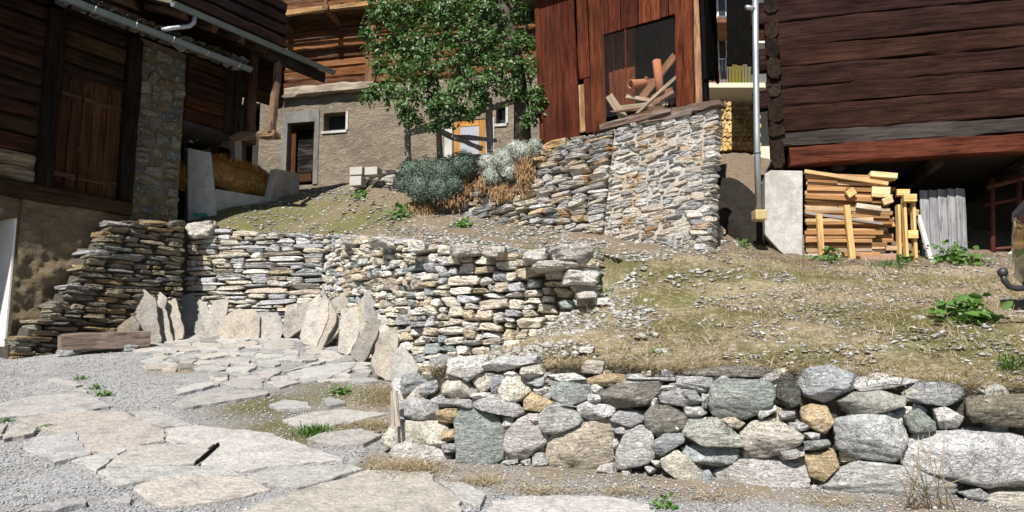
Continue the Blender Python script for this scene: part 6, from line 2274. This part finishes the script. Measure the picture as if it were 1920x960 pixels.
def fbox(name, x0, x1, y0, y1, Y, dep, mat, parent, col=None):
    a, b = P(x0, y1, Y), P(x1, y0, Y)
    return box(name, ((a.x + b.x) / 2, Y + dep / 2, a.z), b.x - a.x, dep, b.z - a.z, M[mat], parent, col)


fbox('wall', 1180, 1560, -120, 300, Yh + 0.9, 0.4, 'white', wh_)
fbox('lower_wall', 1180, 1560, 172, 300, Yh + 0.7, 0.15, 'cream', wh_)
bc = fbox('balcony', 1290, 1480, 155, 164, Yh - 0.3, 1.1, 'cream', wh_)
fbox('upper_balcony', 1290, 1480, 34, 42, Yh - 0.3, 1.1, 'wood', wh_, (0.15, 0.07, 0.04))
for k in range(16):
    x_ = 1318 + k * 6
    tube('railing_bar', [P(x_, 154, Yh - 0.25), P(x_, 112, Yh - 0.25)], 0.008, M['iron'], bc, sides=5)
tube('handrail', [P(1300, 112, Yh - 0.25), P(1440, 110, Yh - 0.25)], 0.016, M['iron'], bc, sides=6)
fbox('railing_panel', 1322, 1350, 122, 154, Yh - 0.2, 0.03, 'wood', bc, (0.22, 0.10, 0.06))
fbox('shutter', 1368, 1390, 116, 155, Yh + 0.85, 0.04, 'paint', wh_, (0.72, 0.62, 0.12))
fbox('shutter', 1391, 1408, 112, 155, Yh + 0.85, 0.04, 'paint', wh_, (0.70, 0.66, 0.30))
wn_ = fbox('window', 1348, 1362, 70, 150, Yh + 0.86, 0.04, 'paint', wh_, (0.6, 0.6, 0.6))
fbox('pane', 1351, 1360, 74, 148, Yh + 0.84, 0.02, 'glass', wn_)
wn_ = fbox('window', 1345, 1362, -10, 30, Yh + 0.86, 0.04, 'paint', wh_, (0.7, 0.7, 0.7))
fbox('pane', 1348, 1359, -8, 28, Yh + 0.84, 0.02, 'glass', wn_)
prism('roof', [P(1100, -140, Yh - 0.5), P(1620, -140, Yh - 0.5), P(1620, -200, Yh + 2.5), P(1100, -200, Yh + 2.5)], [p + Vector((0, 0, 0.15)) for p in (P(1100, -140, Yh - 0.5), P(1620, -140, Yh - 0.5), P(1620, -200, Yh + 2.5), P(1100, -200, Yh + 2.5))], M['tile'], wh_)

Yf = 14.4
FW = [(0.62, 0.42, 0.16), (0.68, 0.48, 0.20), (0.55, 0.34, 0.12), (0.70, 0.52, 0.26)]
firemeshes = []
for k in range(12):
    rr = np.random.default_rng(900 + k)
    n = int(rr.integers(3, 6))
    an = np.sort(rr.uniform(0, 6.28, n + 2))
    pts = [(math.cos(a) * rr.uniform(0.75, 1.0), math.sin(a) * rr.uniform(0.75, 1.0)) for a in np.linspace(0, 6.283, n + 2)[:-1] + rr.uniform(-0.25, 0.25, n + 1)]
    m = len(pts)
    vs_ = [(x, -0.5, z) for x, z in pts] + [(x, 0.5, z) for x, z in pts]
    me = mesh('split_log', vs_, [tuple(range(m)), tuple(reversed(range(m, 2 * m)))] + [((i + 1) % m, i, i + m, (i + 1) % m + m) for i in range(m)])
    me.materials.append(M['lumber'])
    firemeshes.append(me)
p0, p1 = P(1350, 283, Yf), P(1424, 283, Yf)
zt_ = P(1380, 193, Yf).z
zz = p0.z
rowi = 0
while zz < zt_:
    x = p0.x + (0.05 if rowi % 2 else 0)
    ci = 0
    while x < p1.x:
        o = bpy.data.objects.new('split_log', random.choice(firemeshes))
        s_ = random.uniform(0.054, 0.068)
        link(o, None, Matrix.Translation((x, Yf + 0.15 + random.uniform(-0.02, 0.02), zz + 0.05)) @ Matrix.Rotation(random.uniform(0, 6.28), 4, 'Y') @ Matrix.Diagonal((s_, 0.35, s_, 1)))
        o.color = (*jit(random.choice(FW), 0.12), 1)
        tag(o, 'split log in the %s row up, %s from the left in the firewood pile' % (nth[rowi], nth[ci]), 'firewood', 'split logs in the firewood pile')
        x += 0.1
        ci += 1
    zz += 0.088
    rowi += 1

# ------------------------------------------------------------------ dark heap added in place of the passage shadow
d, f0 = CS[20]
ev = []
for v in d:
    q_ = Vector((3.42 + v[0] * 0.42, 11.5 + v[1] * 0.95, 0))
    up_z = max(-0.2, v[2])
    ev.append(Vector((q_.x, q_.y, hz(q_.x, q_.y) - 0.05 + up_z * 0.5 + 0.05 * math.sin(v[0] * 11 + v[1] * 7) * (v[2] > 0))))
eh = worldmesh('shade_heap', ev, f0, M['shade'], None, None, True)
tag(eh, 'added dark heap standing in for the shadow between the stone plinth and the downspout', 'earth heap')

# ------------------------------------------------------------------ small things on the ground
hewn = thing('hewn_beam', onpath(190, 662), 'short hewn old timber lying in front of the stone stair', 'timber')
a_, b_ = onpath(110, 668), onpath(270, 655)
beam('timber', a_ + Vector((0, 0, 0.17)), b_ + Vector((0, 0.1, 0.15)), 0.24, 0.24, M['greywood'], hewn, (0.20, 0.15, 0.12), rough=0.012, cham=0.1)
for p_ in (a_.lerp(b_, 0.12), a_.lerp(b_, 0.85)):
    o = bpy.data.objects.new('support_stone', pooled('rubble', 'stone'))
    link(o, None, Matrix.Translation(p_ + Vector((0, -0.02, 0.03))) @ Matrix.Diagonal((0.12, 0.12, 0.05, 1)))
    o.color = (0.33, 0.34, 0.33, 1)
    tag(o, 'flat stone under the %s end of the hewn timber' % ('left' if p_.x < a_.lerp(b_, 0.5).x else 'right'), 'stone')
for x0, x1, lab in ((737, 735, 'left one of the two short wooden stakes at the wall corner'), (748, 741, 'right one of the two short wooden stakes at the wall corner')):
    Yk = NA.y - 0.10
    o = beam('wooden_stake', P(x0, 800, Yk), P(x1, 734, Yk), 0.02, 0.03, M['greywood'], None, (0.42, 0.37, 0.31), rough=0.003, up=(1, 0, 0))
    tag(o, lab, 'stake')
gap = slab_from_poly('gap_strip', [onpath(x, y, 0.043) for x, y in ((409, 828), (411, 832), (370, 869), (366, 865))], upn, 0.012, M['black'], None, None, rough=0.001, bev=0.002)  # black strip laid on top to draw the open gap beside the slab
tag(gap, 'black strip drawn as the dark gap beside the pinkish flagstone on the path', 'bar')


def ground_at(px, py):
    d = ray(px, py)
    ts = np.linspace(3, 20, 700)
    xs_, ys_, zs_ = d.x * ts, ts, CZ + d.z * ts
    g_ = height(xs_, ys_)
    k_ = int(np.argmax(zs_ < g_))
    return Vector((xs_[k_], ys_[k_], g_[k_]))


# white stones lying on the bank
for k, (px, py, w_, lab) in enumerate(((1725, 600, 26, 'white stone on the bank left of the dock plant'), (1655, 655, 24, 'pale flat stone above the white slab on the boulder wall'), (1200, 590, 18, 'whitish stone on the bank below the wall end'),
                                       (1485, 622, 26, 'jagged pale stone halfway down the bank'), (1165, 635, 22, 'pale stone on the bank near the rubble wall'), (1860, 722, 18, 'white stone at the bank edge above the huge grey boulder'),
                                       (1237, 660, 26, 'pale stone near the little bank weed'), (1135, 570, 40, 'long pale stone at the foot of the wall end'), (1100, 660, 34, 'flat pale stone on the scree beside the wall'), (1640, 480, 40, 'flat grey stone in front of the lumber stack'), (1580, 655, 16, 'small white stone at the turf edge'))):
    p = ground_at(px, py)
    s_ = w_ / 2 / F * p.y
    o = bpy.data.objects.new('loose_stone', pooled('rubble', 'stone'))
    link(o, None, Matrix.Translation(p + Vector((0, 0, s_ * 0.15))) @ Matrix.Rotation(random.uniform(0, 3), 4, 'Z') @ Matrix.Diagonal((s_, s_ * 0.8, s_ * 0.4, 1)))
    o.color = (0.60, 0.59, 0.56, 1)
    tag(o, lab, 'stone')


def weed(px, py, size, n, kind, lab, gr=None):
    p = ground_at(px, py)
    r_ = np.random.default_rng(int(px * 7 + py))
    t_ = thing('weed_plant' if kind == 'leafy' else 'grass_tuft', p, lab, 'weed' if kind == 'leafy' else 'grass')
    R = size / 2 / F * p.y
    q = np.tile(np.array(p), (n, 1)) + r_.normal(0, 1, (n, 3)) * np.array([R * 0.5, R * 0.4, 0])
    q[:, 2] = height(q[:, 0], q[:, 1])
    if kind == 'leafy':
        q[:, 2] += np.abs(r_.normal(0, R * 0.35, n))
        leaves('foliage', q, np.tile(np.array([0, -0.4, 0.8]), (n, 1)), (min(0.05, R * 0.3), min(0.12, R * 0.6)), M['weed'], t_, int(px), 0.5, 0.6)
    else:
        blades('foliage', q, (R * 0.5, R * 1.1), (0.004, 0.009), M['weed'], lie=0.3, parent=t_, seed=int(px))


for a in ((1812, 600, 100, 190, 'leafy', 'broad leafed green dock plant on the right of the bank'), (197, 742, 30, 60, 'leafy', 'green weed at the tip of the long grey flagstone'), (178, 730, 24, 50, 'leafy', 'small green weed just behind the flagstone tip weed'),
          (150, 712, 26, 60, 'grass', 'grass tuft in the gravel left of the flagstone weeds'), (85, 806, 26, 50, 'leafy', 'green weed between the small tan flagstones at the left'), (1250, 952, 44, 60, 'leafy', 'bright green weed at the bottom edge below the boulders'),
          (1230, 665, 30, 40, 'leafy', 'little green rosette on the bank near the turf edge'), (1130, 556, 34, 120, 'grass', 'green grass tuft at the right end of the rubble wall'), (1900, 690, 60, 160, 'grass', 'bright grass patch at the right edge of the bank'),
          (1790, 494, 90, 200, 'leafy', 'wide green weeds in front of the grey plank door'), (1670, 503, 60, 160, 'grass', 'green grass tuft in front of the lumber stack'), (1555, 488, 60, 70, 'leafy', 'low green weeds under the lumber stakes'),
          (745, 408, 46, 80, 'leafy', 'light green weed at the foot of the garden wall left of the dead growth'), (868, 425, 40, 70, 'leafy', 'dark green weed at the foot of the stone plinth'), (678, 368, 30, 60, 'leafy', 'green plant growing from the garden wall end'),
          (735, 312, 40, 120, 'grass', 'grass tuft behind the concrete blocks'), (1700, 490, 40, 60, 'leafy', 'green creeper at the foot of the pallet'), (1395, 462, 30, 40, 'leafy', 'small weed between the plinth and the pier'), (590, 815, 60, 260, 'grass', 'bright green grass strip beside the gravel on the path'), (640, 740, 40, 60, 'leafy', 'green weeds by the grey path stones'), (12, 792, 26, 60, 'grass', 'grass tuft below the long flagstone at the left edge'), (135, 772, 18, 30, 'leafy', 'tiny weed in the joint under the long flagstone'), (258, 782, 20, 60, 'grass', 'thin grass tuft in the joint of the tan flagstone'), (320, 668, 20, 40, 'grass', 'thin grass tuft right of the hewn timber'), (520, 872, 18, 50, 'grass', 'grass tuft in the joint left of the biggest flagstone')):
    weed(*a)

# dry stalks in front of the boulder wall
ds_ = thing('dry_stalk_plant', onpath(1740, 948), 'dry straw coloured stalks in front of the huge grey boulder', 'plant')
for k in range(16):
    b0 = onpath(random.uniform(1690, 1800), 955)
    e = b0 + Vector((random.gauss(0, 0.16), random.uniform(-0.15, 0.05), random.uniform(0.2, 0.5)))
    tube('stalk', [b0, b0.lerp(e, 0.5) + Vector((random.gauss(0, 0.04), 0, 0.04)), e], [0.0035, 0.003, 0.001], M['straw'], ds_, sides=4)

# ------------------------------------------------------------------ turf, straw and chips (uncountable)
def scatter(n, x0, x1, y0, y1, poly_test, seed):
    r_ = np.random.default_rng(seed)
    x = r_.uniform(x0, x1, n)
    y = y0 + (y1 - y0) * r_.random(n) ** 1.3
    k_ = poly_test(x, y)
    x, y = x[k_], y[k_]
    return np.stack([x, y, height(x, y)], -1)


isbank = lambda x, y: ~inside(poly_path, x, y) & ~inside(poly_up, x, y) & ~inside(poly_garden, x, y) & (np.abs(x / y) < 0.75)
isupper = lambda x, y: inside(poly_up, x, y) & (np.abs(x / y) < 0.45)
bp_ = scatter(60000, -1.3, 7, 4.6, 10.6, isbank, 11)
dens = smooth_noise(bp_[:, 0], bp_[:, 1], 3.0, 8)
bp_ = bp_[dens > -0.45]
bp_[:, 2] += 0.012
o = blades('dry_grass', bp_, (0.05, 0.17), (0.0022, 0.005), M['straw'], lie=0.85, seed=12, droop=0.15)
tag(o, 'dry straw coloured grass lying over the bank', 'grass', kind='stuff')
# thick mat along the edge of the boulder wall
r_ = np.random.default_rng(19)
eu = r_.uniform(0.2, 5.0, 9000)
eo = -0.15 - np.abs(r_.normal(0, 0.2, 9000))
ep = np.array([tuple(near.pt(a, 0, b)) for a, b in zip(eu, eo)])
eb = np.array([tuple(near.pt(a, 0, min(b, -0.4))) for a, b in zip(eu, eo)])
ep[:, 2] = height(eb[:, 0], eb[:, 1]) + r_.uniform(-0.03, 0.03, len(ep)) - np.clip(0.3 + eo, 0, 1) * 0.2
o = blades('edge_straw', ep, (0.08, 0.2), (0.0022, 0.005), M['straw'], lie=0.95, seed=13, droop=0.1)
tag(o, 'thick mat of dry straw along the top of the boulder wall', 'grass', kind='stuff')
cp = scatter(30000, -1.3, 7, 4.6, 10.6, isbank, 14)
dn = smooth_noise(cp[:, 0], cp[:, 1], 2.2, 18)
cp = cp[dn > -0.25]
o = shards('stone_chips', cp + np.array([0, 0, 0.004]), (0.005, 0.034), 0.35, M['chips'], seed=15)
tag(o, 'small pale stone chips strewn over the bank', 'stone chips', kind='stuff')
up_ = scatter(30000, -5, 2.6, 8.0, 17.5, isupper, 16)
o = shards('scree', up_ + np.array([0, 0, 0.004]), (0.006, 0.045), 0.35, M['chips'], seed=17)
tag(o, 'pale slate chips strewn over the upper terrace', 'stone chips', kind='stuff')
ug = scatter(26000, -5, 2.6, 8.0, 17.5, isupper, 26)
ug = ug[smooth_noise(ug[:, 0], ug[:, 1], 2.0, 28) > -0.1]
o = blades('terrace_grass', ug, (0.02, 0.07), (0.003, 0.006), M['weed'], lie=0.5, seed=27)
tag(o, 'short sparse green grass on the upper terrace', 'grass', kind='stuff')
pg = []
for px, py, rx, ry, n in ((720, 745, 40, 18, 1500), (690, 800, 50, 10, 900), (760, 880, 60, 14, 1600), (900, 905, 50, 9, 450), (1000, 922, 60, 9, 350), (1150, 925, 70, 10, 250), (1330, 936, 60, 9, 150), (1560, 945, 70, 9, 120), (350, 690, 30, 8, 300)):
    for _ in range(n):
        q = onpath(px + random.gauss(0, rx * 0.6), py + random.gauss(0, ry * 0.6))
        pg.append((q.x, q.y, q.z + random.uniform(0, 0.02)))
pg = np.array(pg)
o = blades('path_straw', pg[inside(poly_path, pg[:, 0], pg[:, 1])], (0.05, 0.14), (0.0022, 0.005), M['straw'], lie=0.93, seed=31, droop=0.1)
tag(o, 'dry straw along the foot of the walls on the path', 'grass', kind='stuff')
gb_ = scatter(50000, -1.0, 7, 4.6, 10.6, isbank, 41)
gb_ = gb_[smooth_noise(gb_[:, 0], gb_[:, 1], 2.4, 42) > 0.25]
o = blades('bank_grass', gb_, (0.015, 0.05), (0.003, 0.006), M['olive'], lie=0.55, seed=43)
tag(o, 'short olive green grass in patches on the bank', 'grass', kind='stuff')
sp = []
for px, py, rx, ry, n in ((1150, 540, 45, 35, 450), (980, 650, 80, 22, 800), (900, 672, 50, 10, 400), (1060, 615, 45, 25, 400), (1180, 600, 50, 40, 250), (1330, 520, 120, 15, 250)):
    for _ in range(n):
        q = ground_at(px + random.gauss(0, rx * 0.6), py + random.gauss(0, ry * 0.6)) if _ % 6 == 0 else q0_ + Vector((random.gauss(0, 0.09), random.gauss(0, 0.09), 0))
        if _ % 6 == 0:
            q0_ = q
        sp.append((q.x, q.y))
sp = np.array(sp)
sp = sp[isbank(sp[:, 0], sp[:, 1])]
o = shards('white_scree', np.stack([sp[:, 0], sp[:, 1], height(sp[:, 0], sp[:, 1]) + 0.006], -1), (0.008, 0.05), 0.4, M['whitechips'], seed=44)
tag(o, 'whitish stone scree at the foot of the rubble wall end', 'stone chips', kind='stuff')
sg = scatter(26000, -1.0, 7, 4.6, 10.6, isbank, 51)
sg = sg[smooth_noise(sg[:, 0], sg[:, 1], 4.5, 52) > 0.12]
o = blades('standing_straw', sg, (0.04, 0.13), (0.002, 0.004), M['straw'], lie=0.4, seed=53, droop=0.35)
tag(o, 'thin dry stalks standing in tufts on the bank', 'grass', kind='stuff')
